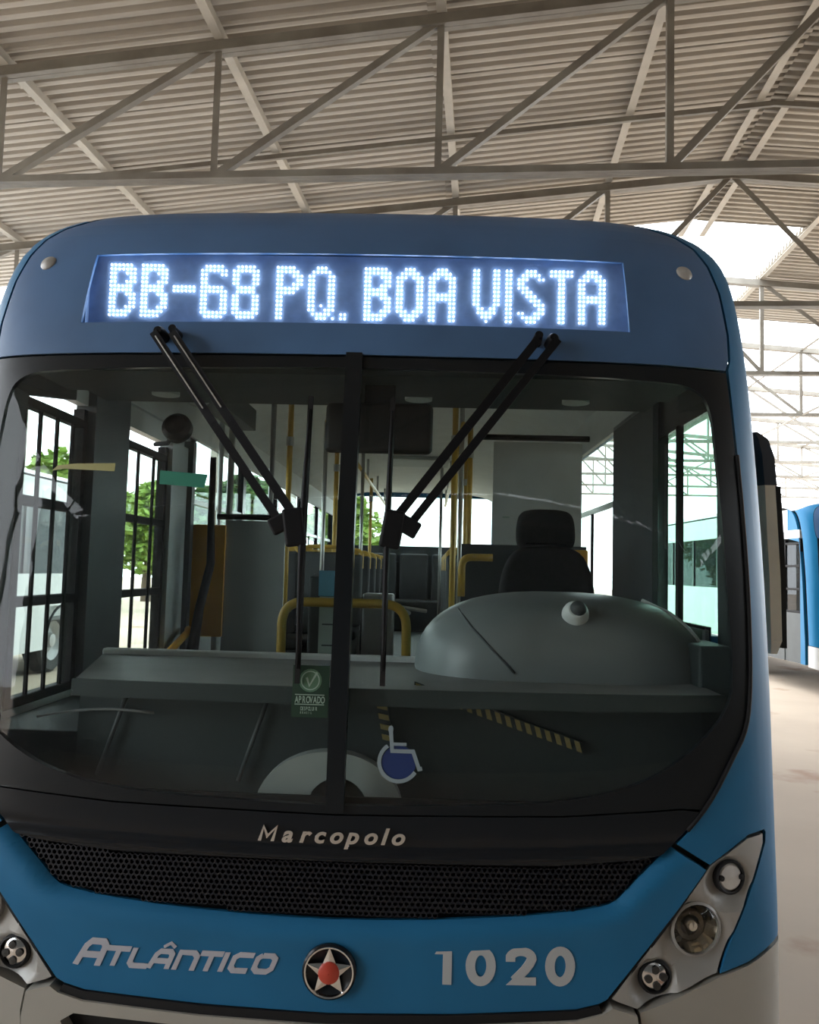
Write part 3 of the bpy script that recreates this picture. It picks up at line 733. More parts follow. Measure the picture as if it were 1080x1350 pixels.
# ---- sides
def fe(z): return F(1.25, z)
REAR = 9.6
for s in (1, -1):
    # filler between the corner skin and the side openings
    bm = BM(); zs = [.42 + .06 * k for k in range(42)]; zs = [z for z in zs if z < 2.86]; rows = []
    for z in zs:
        y0 = F(wid(z), z); y1 = max(y0 + .01, .575) if z < 2.30 else 1.0
        rows.append([bm.verts.new((s * wid(z), y0, z)), bm.verts.new((s * wid(z), y1, z)), bm.verts.new((s * (wid(z) - .04), y1, z)), bm.verts.new((s * (wid(z) - .04), y0, z))])
    for a, b in zip(rows, rows[1:]):
        for k in range(4): bm.faces.new((a[k], a[(k + 1) % 4], b[(k + 1) % 4], b[k]))
    bmesh.ops.recalc_face_normals(bm, faces=bm.faces)
    obj('front_side_panel', bm, BLUE, bus)
    bm = BM(); rows = []
    for z in zs:
        y0 = F(wid(z) * .93, z) + .05; y1 = max(F(wid(z), z) + .012, .577) if z < 2.30 else 1.0
        rows.append([bm.verts.new((s * wid(z) * .93, y0, z)), bm.verts.new((s * (wid(z) - .048), y1, z)), bm.verts.new((s * (wid(z) - .043), y1, z))])
    for a, b in zip(rows, rows[1:]):
        for k in range(2): bm.faces.new((a[k], a[k + 1], b[k + 1], b[k]))
    obj('pillar_lining', bm, DARKIN, bus)
    x0, x1 = (1.195, 1.242) if s > 0 else (-1.242, -1.195)
    xi0, xi1 = (1.170, 1.193) if s > 0 else (-1.193, -1.170)
    low0 = .64 if s > 0 else 2.55
    zsill = 1.50
    def sbox(name, ya, yb, za, zb, m, inner=False, bev=0.0):
        return obj(name, B1((xi0 if inner else x0, ya, za), (xi1 if inner else x1, yb, zb), None, bev), m, bus)
    # lower body with wheel arches
    ax1, ax2 = (2.62, 3.72), (7.2, 8.3)
    segs = [(low0, ax1[0], .40, zsill), (ax1[0], ax1[1], 1.02, zsill), (ax1[1], ax2[0], .40, zsill), (ax2[0], ax2[1], 1.02, zsill), (ax2[1], REAR, .40, zsill)]
    for ya, yb, za, zb in segs:
        if yb - ya > .05: sbox('lower_side_panel', ya, yb, za, zb, BLUE)
    for ya, yb in (ax1, ax2):
        c = (ya + yb) / 2; bm = BM()
        pts = [(s * 1.243, c + .53 * math.cos(PI * k / 16), .52 + .50 * math.sin(PI * k / 16)) for k in range(17)]
        tube(bm, pts, .02, 6); obj('wheel_arch_trim', bm, RUBBER, bus, smooth='all')
        w = Matrix.Translation((s * .98, c, .48)) @ Matrix.Rotation(s * PI / 2, 4, 'Y')
        tyre = obj('wheel', lathe(BM(), [(.30, -.13), (.44, -.14), (.478, -.10), (.48, 0), (.478, .10), (.44, .14), (.30, .13), (.29, .06)], w, 28), TYRE, bus, smooth=True)
        obj('rim', lathe(BM(), [(.30, .12), (.27, .10), (.20, .03), (.12, .05), (.10, .12), (.001, .13)], w, 24), RIM, tyre, smooth=True)
    # inner lining
    sbox('inner_lining', low0, REAR - .1, .86, zsill + .02, GREYIN, True)
    sbox('inner_lining', 1.0, REAR - .1, 2.44, 2.74, LIGHTIN, True)
    # upper body
    sbox('upper_side_panel', 1.55, REAR, 2.46, 2.86, BLUE); sbox('upper_side_panel', 1.0, 1.55, 2.46, 2.80, BLUE)
    # windows
    if s > 0:
        sbox('window_header', .60, 2.02, 2.28, 2.47, BLACK)
        sbox('window_pillar', 1.30, 2.02, zsill, 2.28, BLACK)
        sbox('inner_lining', 1.28, 2.04, zsill, 2.46, DARKGREY, True)
        g = sbox('side_window', .59, 1.29, zsill + .01, 2.27, GREENGLASS)
        obj('window_frame', B1((1.18, .95, zsill), (1.20, .985, 2.28)), RUBBER, g); obj('window_frame', B1((1.18, .64, zsill - .02), (1.20, 1.31, zsill + .03)), RUBBER, g)
        y = 2.02
    else:
        sbox('door_header', .60, 2.55, 2.34, 2.47, WHITE)
        y = 2.62
        sbox('window_pillar', 2.50, 2.62, .45, 2.47, BLACK)
    n = 5; step = (REAR - .15 - y) / n
    for k in range(n):
        sbox('window_pillar', y + k * step - .04, y + k * step + .05, zsill, 2.47, BLACK)
        g = obj('side_window', B1(((1.215 if s > 0 else -1.221), y + k * step + .05, zsill), ((1.221 if s > 0 else -1.215), y + (k + 1) * step - .04, 2.47)), SIDEGLASS, bus)
        obj('window_bar', B1(((1.20 if s > 0 else -1.214), y + k * step + .05, 2.06), ((1.214 if s > 0 else -1.20), y + (k + 1) * step - .04, 2.09)), STEEL, g)
        obj('window_bar', B1(((1.20 if s > 0 else -1.214), y + (k + .5) * step - .012, 1.5), ((1.214 if s > 0 else -1.20), y + (k + .5) * step + .012, 2.06)), RUBBER, g)
    sbox('window_pillar', REAR - .2, REAR, zsill, 2.47, BLACK)
# rear wall
rear = obj('rear_wall', B1((-1.22, REAR, .42), (1.22, REAR + .06, 2.02)), BLUE, bus)
obj('rear_wall_top', B1((-1.22, REAR, 2.74), (1.22, REAR + .06, 2.90)), BLUE, rear)
for s in (1, -1): obj('rear_pillar', B1((s * 1.16 - .06, REAR, 2.02), (s * 1.16 + .06, REAR + .06, 2.74)), BLUE, rear)
obj('rear_window', B1((-1.1, REAR + .02, 2.02), (1.1, REAR + .03, 2.74)), SIDEGLASS, rear)
obj('rear_lining', B1((-1.16, REAR - .06, .86), (1.16, REAR - .01, 2.03)), DARKGREY, rear)
# front door: two glazed leaves with bars, a dark post between
def door_leaf(ya, yb, bars):
    d = obj('door_leaf', B1((-1.235, ya, .42), (-1.205, yb, 1.20)), WHITE, bus)
    for z in (1.20, 1.55, 1.91, 2.26):
        obj('door_rail', B1((-1.24, ya, z - .018), (-1.195, yb, z + .018), None, .006), RUBBER, d)
    for y in (ya + .015, yb - .015): obj('door_stile', B1((-1.24, y - .02, 1.2), (-1.195, y + .02, 2.32)), RUBBER, d)
    for k in range(bars):
        y = ya + (yb - ya) * (k + 1) / (bars + 1); obj('door_bar', tube(BM(), [(-1.195, y, 1.22), (-1.195, y, 2.24)], .009, 6), RUBBER, d)
    obj('door_pane', B1((-1.223, ya + .03, 1.21), (-1.219, yb - .03, 2.25)), SIDEGLASS, d)
    return d
door_leaf(.585, 1.12, 3)
d2 = door_leaf(1.50, 2.16, 2)
obj('grab_handle', tube(BM(), arc_pts([(-1.19, 1.95, 1.18), (-1.12, 1.95, 1.20), (-1.10, 2.35, 1.32), (-1.12, 2.42, 1.33)], .05), .02, 8), ORANGE, d2, smooth='all')
obj('door_post', B1((-1.245, 1.12, .42), (-1.16, 1.50, 2.45)), DARKGREY, bus)
obj('door_side_panel', B1((-1.242, 2.16, .42), (-1.17, 2.44, 2.36)), GREYIN, bus)
obj('door_edge', B1((-1.242, 2.44, .42), (-1.14, 2.50, 2.40)), DARKGREY, bus)

# ---- inside
cabin_floor = obj('cabin_floor', B1((-1.19, .55, .80), (1.19, REAR - .02, .86)), DARKGREY, bus)
bm = BM(); us = [-1, -.97, -.9, -.8, -.6, -.3, 0, .3, .6, .8, .9, .97, 1]; rows = []
for Y in (.95, 3, 6, REAR - .05): rows.append([bm.verts.new((u * 1.17, Y, 2.80 - .16 * abs(u) ** 6)) for u in us])
for a, b in zip(rows, rows[1:]):
    for k in range(len(us) - 1): bm.faces.new((a[k], b[k], b[k + 1], a[k + 1]))
obj('cabin_ceiling', bm, LIGHTIN, bus, smooth=True)
# dark header behind the sign
header = obj('sign_header', B1((-1.05, .43, 2.33), (1.05, .95, 2.68)), DARKIN, bus)
obj('header_lip', B1((-1.05, .32, 2.30), (1.05, .62, 2.335)), DARKIN, header)
for x in (-.75, .18, .75): obj('header_lamp', lathe(BM(), [(.05, 0), (.05, -.015), (.001, -.02)], Matrix.Translation((x, .75, 2.33)), 16), GREYIN, header)
# dashboard
bm = BM(); front, back = [], []
for k in range(25):
    x = -.95 + 2.03 * k / 24; yf = F(x, 1.36) + .05
    for z, lst in ((1.365, front), (1.33, back)):
        xf = -.76 + (x + .95) * (1.84 / 2.03); lst.append((bm.verts.new((xf, F(xf, 1.36) + .05, z)), bm.verts.new((x, .80, z))))
for k in range(24):
    bm.faces.new((front[k][0], front[k + 1][0], front[k + 1][1], front[k][1])); bm.faces.new((back[k][0], back[k][1], back[k + 1][1], back[k + 1][0]))
    bm.faces.new((front[k][0], back[k][0], back[k + 1][0], front[k + 1][0])); bm.faces.new((front[k][1], front[k + 1][1], back[k + 1][1], back[k][1]))
bmesh.ops.recalc_face_normals(bm, faces=bm.faces)
dash = obj('dashboard', bm, DASH, bus)
obj('dash_front', patch([[(-.80, 1.0), (1.06, 1.0), (1.06, 1.345), (-.80, 1.345)]], off=-0.19, thick=0.02, zstep=.1), DARKIN, dash, smooth=True)
obj('dash_edge', patch([[(-.765, 1.322), (1.08, 1.322), (1.08, 1.368), (-.765, 1.368)]], off=-0.042, thick=0.01), DARKIN, dash)
obj('driver_side_box', B1((1.062, .34, .86), (1.168, 1.3, 1.49), None, .01), DARKIN, dash)
obj('entry_sill', B1((-1.17, .36, .86), (-.80, 1.1, 1.17), None, .01), DARKIN, dash)
obj('dash_rear_lip', B1((-.95, .78, 1.33), (1.06, .82, 1.385), None, .008), LIGHTIN, dash)
obj('dash_back', B1((-.95, .80, .86), (1.06, .82, 1.33)), DARKGREY, dash)
for s_, x in ((1, -.62), (1, -.20)):
    obj('dash_divider', tube(BM(), [sp(x - .02, 1.33, -.17), sp(x - .10, 1.08, -.17)], .007, 6), DARKGREY, dash, smooth='all')
obj('dash_cable', tube(BM(), [sp(-.92 + .06 * k, 1.235 + .018 * math.sin(k * .5) + .004 * k, -.165) for k in range(7)], .004, 6), DASH, dash, smooth='all')
# windscreen reflection of a white arch, built as a solid ring behind the glass
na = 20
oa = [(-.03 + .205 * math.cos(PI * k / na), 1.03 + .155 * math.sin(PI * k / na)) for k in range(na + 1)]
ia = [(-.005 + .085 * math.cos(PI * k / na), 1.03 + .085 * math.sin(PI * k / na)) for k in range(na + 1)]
obj('arch_reflection', patch([oa + ia[::-1]], off=-0.10, thick=0.05, zstep=.03), mat('arch_reflection_white', (.30, .32, .31), .6), dash, smooth=True)
# hazard strips mirrored in the windscreen, built here as solid pieces
def hazard_reflection(a, b, w, n):
    h = obj('reflected_hazard_strip', patch([[(a[0], a[1] - w), (b[0], b[1] - w), (b[0], b[1]), (a[0], a[1])]] if abs(b[0] - a[0]) > abs(b[1] - a[1]) else [[(a[0], a[1]), (b[0], b[1]), (b[0] + w, b[1]), (a[0] + w, a[1])]], off=-0.165, thick=0.012, zstep=.05), DARKIN, dash)
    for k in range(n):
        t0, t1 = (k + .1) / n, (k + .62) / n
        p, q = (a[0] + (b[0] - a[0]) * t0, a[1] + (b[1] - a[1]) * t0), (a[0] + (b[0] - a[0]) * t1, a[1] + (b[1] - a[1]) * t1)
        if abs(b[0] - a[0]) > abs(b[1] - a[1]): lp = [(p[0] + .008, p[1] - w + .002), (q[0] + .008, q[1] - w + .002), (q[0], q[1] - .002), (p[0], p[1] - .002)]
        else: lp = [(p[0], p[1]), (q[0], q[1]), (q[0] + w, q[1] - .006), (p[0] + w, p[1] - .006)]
        obj('reflected_stripe', patch([lp], off=-0.160, thick=0.004, zstep=.2), DIMYEL, dash)
hazard_reflection((.20, 1.375), (.69, 1.215), .034, 17)
hazard_reflection((.085, 1.345), (.115, 1.20), .03, 5)
# driver's instrument pod: smooth hood with a crease
def hood(cx, cy, cz, ax, ay, az, n=2.6, seg=36, rings=14):
    bm = BM(); rows = []
    def pw(v): return math.copysign(abs(v) ** (2 / n), v)
    for i in range(rings + 1):
        f = PI / 2 * i / rings; row = []
        for k in range(seg):
            t = 2 * PI * k / seg; c = pw(math.cos(f))
            row.append(bm.verts.new((cx + ax * c * pw(math.cos(t)), cy + ay * c * pw(math.sin(t)), cz + az * pw(math.sin(f)))))
        rows.append(row)
    for a, b in zip(rows, rows[1:]):
        for k in range(seg): bm.faces.new((a[k], a[(k + 1) % seg], b[(k + 1) % seg], b[k]))
    bmesh.ops.remove_doubles(bm, verts=bm.verts, dist=1e-4)
    return bm
pod = obj('instrument_pod', hood(.69, .70, 1.35, .50, .36, .285), POD, bus, smooth='all')
def on_hood(x, zrel):
    n = 2.6; s = max(0, 1 - (abs(zrel) / .285) ** n); c = s ** (1 / n)
    q = max(0, 1 - (abs(x - .69) / (.50 * max(c, 1e-4))) ** n) ** (1 / n)
    return Vector((x, .70 - .36 * c * q, 1.35 + zrel))
obj('pod_crease', tube(BM(), [on_hood(.335 + .02 * k + .006 * max(0, k - 2), .222 - .026 * k) for k in range(8)], .004, 6), DARKGREY, pod, smooth='all')
obj('pod_edge_highlight', tube(BM(), [on_hood(.98 + .028 * k, .262 - .0028 * k * k - .012 * k) for k in range(7)], .008, 6), LIGHTIN, pod, smooth='all')  # pale tube standing in for a highlight along the pod's edge
cp = on_hood(.70, .215)
Mc = Matrix.Translation(cp + Vector((0, .012, .0))) @ Matrix.Rotation(R(62), 4, 'X')
dc = obj('dome_camera', lathe(BM(), [(.040, -.02), (.043, .012), (.041, .026), (.035, .040), (.0265, .050), (.0008, .050)], Mc, 24), CAMWHITE, bus, smooth=True)
obj('camera_lens', lathe(BM(), [(.0262, .046), (.025, .054), (.016, .064), (.0008, .068)], Mc @ Matrix.Translation((.004, .004, 0)), 20), DARKGREY, dc, smooth=True)
# steering wheel
Ms = Matrix.Translation((.78, 1.10, 1.44)) @ Matrix.Rotation(R(-28), 4, 'X')
sw_ = obj('steering_wheel', tube(BM(), [Ms @ Vector((.23 * math.cos(2 * PI * k / 28), .23 * math.sin(2 * PI * k / 28), 0)) for k in range(28)], .016, 8, True), MATTE, bus, smooth='all')
for k in range(3):
    a = PI / 2 + 2 * PI / 3 * k; obj('spoke', tube(BM(), [Ms @ Vector((0, 0, -.02)), Ms @ Vector((.23 * math.cos(a), .23 * math.sin(a), 0))], .012, 6), MATTE, sw_)
obj('steering_column', tube(BM(), [Ms @ Vector((0, 0, 0)), (.78, .90, .95)], .035, 10), MATTE, sw_)
# driver seat
ds_ = obj('driver_seat', B1((.62, 1.45, .86), (1.0, 1.85, 1.15), None, .03), DARKGREY, bus)
obj('seat_cushion', B1((.57, 1.38, 1.15), (1.06, 1.90, 1.28), None, .05), FABRIC, ds_, smooth=True)
def slab(outline, th, bev, M):
    b = BM(); f = b.faces.new([b.verts.new((x, -th / 2, z)) for x, z in outline])
    r_ = bmesh.ops.extrude_face_region(b, geom=[f]); vs = [v for v in r_['geom'] if isinstance(v, bmesh.types.BMVert)]
    bmesh.ops.translate(b, vec=(0, th, 0), verts=vs); bmesh.ops.recalc_face_normals(b, faces=b.faces)
    ed = [e for e in b.edges if abs(e.verts[0].co.y - e.verts[1].co.y) < 1e-6]
    bmesh.ops.bevel(b, geom=ed, offset=bev, segments=3, profile=0.5, affect='EDGES'); b.transform(M)
    return b
bo = chaikin([(-.24, 0), (-.245, .30), (-.225, .50), (-.16, .615), (0, .63)], 2); bo = bo + [(-x, z) for x, z in reversed(bo[:-1])]
obj('backrest', slab(bo, .12, .035, Matrix.Translation((.82, 1.90, 1.21)) @ Matrix.Rotation(R(-6), 4, 'X')), FABRIC, ds_, smooth=True)
ho = chaikin([(-.12, 0), (-.148, .03), (-.148, .12), (-.13, .19), (-.06, .205), (0, .205)], 2); ho = ho + [(-x, z) for x, z in reversed(ho[:-1])]
obj('headrest', slab(ho, .09, .03, Matrix.Translation((.815, 1.96, 1.815)) @ Matrix.Rotation(R(-4), 4, 'X')), FABRIC, ds_, smooth=True)
# partition behind the driver
par = obj('driver_partition', B1((.60, 2.70, 1.86), (1.13, 2.72, 2.48)), LIGHTIN, bus)
obj('partition_rail', tube(BM(), [(.50, 2.69, 2.505), (1.17, 2.69, 2.505)], .018, 8), MATTE, par)
obj('partition_lower', B1((.42, 2.70, .86), (1.16, 2.73, 1.60)), DARKGREY, par)
obj('partition_band', B1((.42, 2.695, 1.60), (1.16, 2.725, 1.86)), DARKGREY, par)
obj('partition_yellow', B1((.90, 2.66, 1.50), (1.165, 2.69, 1.84), None, .01), ORANGE, par); obj('partition_clamp', B1((.95, 2.63, 1.62), (1.165, 2.66, 1.66)), RUBBER, par)
obj('partition_bracket', obj and tube(BM(), arc_pts([(.42, 2.62, 1.55), (.42, 2.62, 1.78), (.60, 2.62, 1.78)], .06), .022, 8), YELLOW, par, smooth='all')
obj('partition_notice', B1((.66, 2.692, 2.02), (.70, 2.699, 2.03)), PAPERW, par)
# interior mirror
bm = B1((-.175, -.02, -.085), (.175, .02, .085), None, .018)
im = obj('interior_mirror', bm, MATTE, bus, smooth=True); im.location = (.06, .44, 2.155); im.rotation_euler = (R(-8), 0, 0)
obj('mirror_bracket', B1((-.05, -.01, .07), (.05, .02, .18)), MATTE, im)
# hand rails and poles
ur = obj('entry_rail', tube(BM(), arc_pts([(-.39, 1.3, .86), (-.39, 1.3, 1.55), (.14, 1.3, 1.55), (.15, 1.3, .86)], .10, 8), .020, 10), YELLOW, bus, smooth='all')
for x, Y in ((-.72, 3.2), (-.57, 4.6), (.375, 3.0), (.50, 3.6), (-.60, 6.2), (.55, 5.5), (.5, 7.0), (-.5, 7.6)):
    p_ = obj('yellow_pole', tube(BM(), [(x, Y, .86), (x, Y, 2.78)], .019, 10), YELLOW, bus, smooth='all')
    obj('pole_flange', lathe(BM(), [(.04, 0), (.04, .02), (.019, .03)], Matrix.Translation((x, Y, .86)), 14), STEEL, p_)
    obj('pole_clamp', tube(BM(), [(x, Y, 2.50), (x, Y, 2.56)], .026, 10), STEEL, p_)
for x, Y in ((-.56, 3.8), (-1.10, 2.9), (-.72, 2.62), (.42, 3.05), (-.40, 5.2), (.33, 6.4)):
    obj('steel_pole', tube(BM(), [(x, Y, .86), (x, Y, 2.78)], .016, 8), STEEL, bus, smooth='all')
for x in (-.42, .42):
    gr_ = obj('ceiling_rail', tube(BM(), [(x, 2.8, 2.60), (x, 9.3, 2.60)], .017, 8), YELLOW, bus, smooth='all')
    for Y in (3, 4.5, 6, 7.5, 9): obj('rail_drop', tube(BM(), [(x, Y, 2.60), (x, Y, 2.80)], .012, 6), STEEL, gr_)
for x, Y in ((-.1, 4.0), (.1, 6.0)): obj('ceiling_hatch', B1((x - .3, Y - .3, 2.765), (x + .3, Y + .3, 2.80), None, .01), GREYIN, bus)
# left partition: grey panel, orange panel, cable
lp_ = obj('entry_partition', B1((-.965, 2.58, .86), (-.62, 2.60, 1.96)), GREYIN, bus)
obj('orange_partition', B1((-1.165, 2.56, 1.28), (-.965, 2.575, 1.93), None, .006), ORANGE, lp_)
obj('partition_post', tube(BM(), [(-.965, 2.62, .86), (-.965, 2.62, 2.70)], .02, 8), STEEL, lp_, smooth='all')
obj('partition_top_rail', tube(BM(), [(-1.02, 2.57, 1.98), (-.60, 2.57, 1.98)], .018, 8), RUBBER, lp_, smooth='all')
obj('hanging_hose', tube(BM(), [(-1.0, 2.35, 2.3), (-1.0, 2.36, 1.95), (-.99, 2.35, 1.70), (-1.04, 2.34, 1.45), (-1.06, 2.30, 1.2), (-1.07, 2.30, .95)], .025, 8, radii=[.018, .02, .024, .026, .034, .04]), RUBBER, bus, smooth='all')
# fare box with two papers
fb = obj('ticket_box', B1((-.29, 1.37, .86), (-.11, 1.55, 1.66), None, .012), DARKGREY, bus)
obj('blue_notice', B1((-.245, 1.358, 1.575), (-.155, 1.366, 1.685)), PAPERB, fb)
pp = obj('white_notice', B1((-.240, 1.360, 1.29), (-.145, 1.367, 1.572)), PAPERW, fb)
for z in (1.54, 1.45, 1.36): obj('notice_line', B1((-.225, 1.3575, z), (-.17, 1.360, z + .006)), INK, fb)
# fan and speaker by the door
fan = obj('cabin_fan', lathe(BM(), [(.001, .05), (.05, .045), (.072, .02), (.072, -.02), (.05, -.045), (.001, -.05)], Matrix.Translation((-1.02, 1.75, 2.36)) @ Matrix.Rotation(R(75), 4, 'X'), 20), MATTE, bus, smooth=True)
obj('fan_arm', tube(BM(), [(-1.02, 1.77, 2.36), (-1.10, 1.85, 2.30), (-1.18, 1.9, 2.30)], .012, 6), MATTE, fan)
spk = obj('round_speaker', lathe(BM(), [(.075, .0), (.075, .02), (.06, .03), (.03, .02), (.001, .022)], Matrix.Translation((-.86, 1.55, 2.50)) @ Matrix.Rotation(R(80), 4, 'X'), 20), GREYIN, bus, smooth=True)
obj('speaker_cone', lathe(BM(), [(.045, .026), (.02, .032), (.001, .034)], Matrix.Translation((-.86, 1.55, 2.50)) @ Matrix.Rotation(R(80), 4, 'X'), 16), MATTE, spk)
obj('speaker_bracket', B1((-.93, 1.55, 2.48), (-.80, 2.5, 2.60)), DARKIN, spk)
# passenger seats
me_f = B1((-.38, -.18, 0), (.38, .18, .12)); me_f = (lambda b: (lambda m: (b.to_mesh(m), b.free(), m.materials.append(SEATGREY), m)[-1])(bpy.data.meshes.new('seat_frame')))(me_f)
def mk(bm_, name, m):
    me = bpy.data.meshes.new(name); bm_.to_mesh(me); bm_.free(); me.materials.append(m)
    for p in me.polygons: p.use_smooth = True
    me.set_sharp_from_angle(angle=R(35)); return me
me_c = mk(B1((-.41, -.24, .30), (.41, .22, .38), None, .03), 'seat_cushion', FABRIC)
me_b = mk(B1((-.41, -.035, 0), (-.01, .035, .62), None, .03), 'seat_back', SEATGREY)
me_h = mk(tube(BM(), arc_pts([(-.40, 0, .50), (-.40, 0, .66), (-.02, 0, .66), (-.02, 0, .50)], .06), .016, 8), 'seat_handle', YELLOW)
for cx in (-.76, .76):
    for k in range(6):
        Y = 3.75 + k * .86
        st_ = obj('passenger_seat', me_f, None, bus); st_.location = (cx, Y, 1.0)
        lg = obj('seat_leg', B1((cx - .3, Y - .1, .86), (cx - .24, Y + .1, 1.02)), STEEL, bus) if False else None
        for nm, me, lx, lz in (('cushion', me_c, 0, -.18), ('backrest', me_b, 0, .20), ('backrest', me_b, .42, .20), ('handle', me_h, 0, .20), ('handle', me_h, .42, .20)):
            c = obj(nm, me, None, st_); c.location = (lx, .22 if nm in ('backrest', 'handle') else 0, lz)
            if nm in ('backrest', 'handle'): c.rotation_euler = (R(-7), 0, 0)
        pd = obj('seat_pedestal', B1((-.30, -.12, -.14), (.30, .12, 0)), SEATGREY, st_)
rs = obj('rear_bench', B1((-1.1, 8.95, .86), (1.1, 9.45, 1.28), None, .03), SEATGREY, bus)
for x in (-.9, -.45, 0, .45, .9): obj('backrest', B1((x - .2, 9.38, 1.25), (x + .2, 9.46, 1.92), None, .035), SEATGREY, rs, smooth=True)
# turnstile post
tp = obj('turnstile', B1((-.30, 4.35, .86), (-.05, 4.55, 1.50), None, .02), STEEL, bus)
for k in range(3):
    a = R(30 + 120 * k); obj('turnstile_arm', tube(BM(), [(-.05, 4.45, 1.40), (.08 + .15 * math.cos(a), 4.45 + .25 * math.sin(a), 1.36)], .016, 8), STEEL, tp)

# ---- things on the glass
def quad(lp): return lp
stk = obj('approval_sticker', patch([[(-.129, 1.294), (-.029, 1.294), (-.028, 1.432), (-.128, 1.432)]], off=-0.002, thick=0.002), GREENDK, pane_l)
cx_, cz_ = -.080, 1.392
obj('sticker_disc', patch([circ(cx_, cz_, .031)], off=-0.001, thick=0.001), GREENLT, pane_l)
obj('sticker_ring', patch([circ(cx_, cz_, .026), circ(cx_, cz_, .023)[::-1]], off=0.0, thick=0.001), STICKWHITE, pane_l)
decal('sticker_tick', stroke_quads([(-.010, .008), (-.002, -.014), (.018, .022)], .006), lambda a, b: (cx_ + a, cz_ + b), STICKWHITE, pane_l, off=0.0005, thick=.001)
for z in (1.353, 1.3275): obj('sticker_line', patch([[(-.120, z), (-.040, z), (-.040, z + .0022), (-.120, z + .0022)]], off=0.0, thick=0.001), STICKWHITE, pane_l)
x = -.1195
for ch in 'APROVADO':
    o_, w_ = font_letter('letter', ch, x, 1.3325, .0255, STICKWHITE, pane_l, off=0.0, depth=.0006, wide=.55, offset=.01)
    x += .0100
for z, n_, h_, w0 in ((1.313, 9, .011, .046), (1.304, 8, .007, .046)):
    x = -.104
    for ch in ('DESPOLUIR' if n_ == 9 else 'BRASIL  ')[:n_]:
        if ch != ' ': font_letter('letter', ch, x, z, h_ * 1.25, STICKWHITE, pane_l, off=0.0, depth=.0005, wide=.6)
        x += w0 / n_
# wheelchair symbol
wc = obj('wheelchair_symbol', patch([circ(.166, 1.182, .046, 24)], off=-0.003, thick=0.0015), SYMBLUE, pane_r)
arcw = [(.166 + .052 * math.cos(t), 1.186 + .052 * math.sin(t)) for t in [R(128) + R(240) * k / 20 - 0 for k in range(18)]]
arcw = [(.166 + .052 * math.cos(R(a)), 1.186 + .050 * math.sin(R(a))) for a in range(125, 341, 12)]
decal('symbol_wheel', stroke_quads(arcw, .010), lambda a, b: (a, b), SYMWHITE, pane_r, off=0.0, thick=.0015)
decal('symbol_figure', stroke_quads([(.143, 1.268), (.148, 1.214), (.204, 1.214), (.221, 1.169), (.229, 1.171)], .0105) + stroke_quads([(.150, 1.232), (.186, 1.232)], .008), lambda a, b: (a, b), SYMWHITE, pane_r, off=0.0005, thick=.0015)
obj('symbol_head', patch([circ(.143, 1.270, .007, 12, .010)], off=0.0, thick=.0015), SYMWHITE, pane_r)
# tape pieces
obj('yellow_tape', patch([[(-.876, 1.960), (-.84, 1.966), (-.683, 1.960), (-.683, 1.984), (-.80, 1.982), (-.86, 1.976)]], off=-0.002, thick=.0015), TAPEY, pane_l)
obj('green_tape', patch([[(-.545, 1.925), (-.413, 1.916), (-.406, 1.955), (-.547, 1.965)]], off=-0.002, thick=.0015), TAPEG, pane_l)

# ---- wipers: a mount, two rods, a bracket, a blade
def wiper(s):
    top = [(s * .592, 2.375), (s * .535, 2.375)]; low = [(s * .180, 1.822), (s * .135, 1.832)]
    w = obj('wiper', lathe(BM(), [(.001, .05), (.012, .05), (.018, .04), (.02, 0)], frame_at(s * .578, 2.372), 14), WIPER, bus, smooth=True)
    obj('wiper_mount', lathe(BM(), [(.001, .05), (.012, .05), (.016, 0)], frame_at(s * .535, 2.378), 12), WIPER, w, smooth=True)
    for a, b, r_ in ((top[0], low[0], .012), (top[1], low[1], .013)):
        pa, pb = sp(*a, off=.05), sp(*b, off=.045)
        md = (pa + pb) / 2 + Vector((0, -.015, 0)); bm_ = BM()
        beam(bm_, pa, md, r_ * 1.9, .010, up=(0, 1, 0)); beam(bm_, md, pb, r_ * 1.9, .010, up=(0, 1, 0))
        obj('wiper_rod', bm_, WIPER, w)
        n_ = (pb - pa).normalized()
        if s < 0: obj('spring', tube(BM(), [pa + (md - pa) * .05 + Vector((0, -.009, 0)), pa + (md - pa) * .85 + Vector((0, -.009, 0))], .0022, 5), STEEL, w)
    c = sp(s * .135, 1.81, .05)
    obj('wiper_bracket', B1((-.032, -.012, -.055), (.026, .014, .05), Matrix.Translation(c) @ Matrix.Rotation(s * .15, 4, 'Y'), .008), WIPER, w)
    obj('bracket_ear', B1((-.03, -.01, -.022), (.03, .012, .026), Matrix.Translation(sp(s * .175, 1.815, .05)) @ Matrix.Rotation(s * .5, 4, 'Y'), .006), WIPER, w)
    xt, xb = (-.118, -.113) if s < 0 else (.119, .117)
    bl = BM(); n_ = 14; pts = [sp(xt + (xb - xt) * k / n_, 2.19 + (1.385 - 2.19) * k / n_, .014) for k in range(n_ + 1)]
    for a, b in zip(pts, pts[1:]): beam(bl, a, b, .014, .012, up=(0, 1, 0))
    obj('wiper_blade', bl, RUBBER, w)
    fr = [sp(xt + (xb - xt) * t, 2.19 + (1.385 - 2.19) * t, .016 + .03 * math.sin(PI * t)) for t in [.05 + .9 * k / 12 for k in range(13)]]
    obj('blade_frame', tube(BM(), fr, .007, 6, radii=[.004 + .005 * math.sin(PI * k / 12) for k in range(13)]), WIPER, w, smooth='all')
wiper(-1); wiper(1)

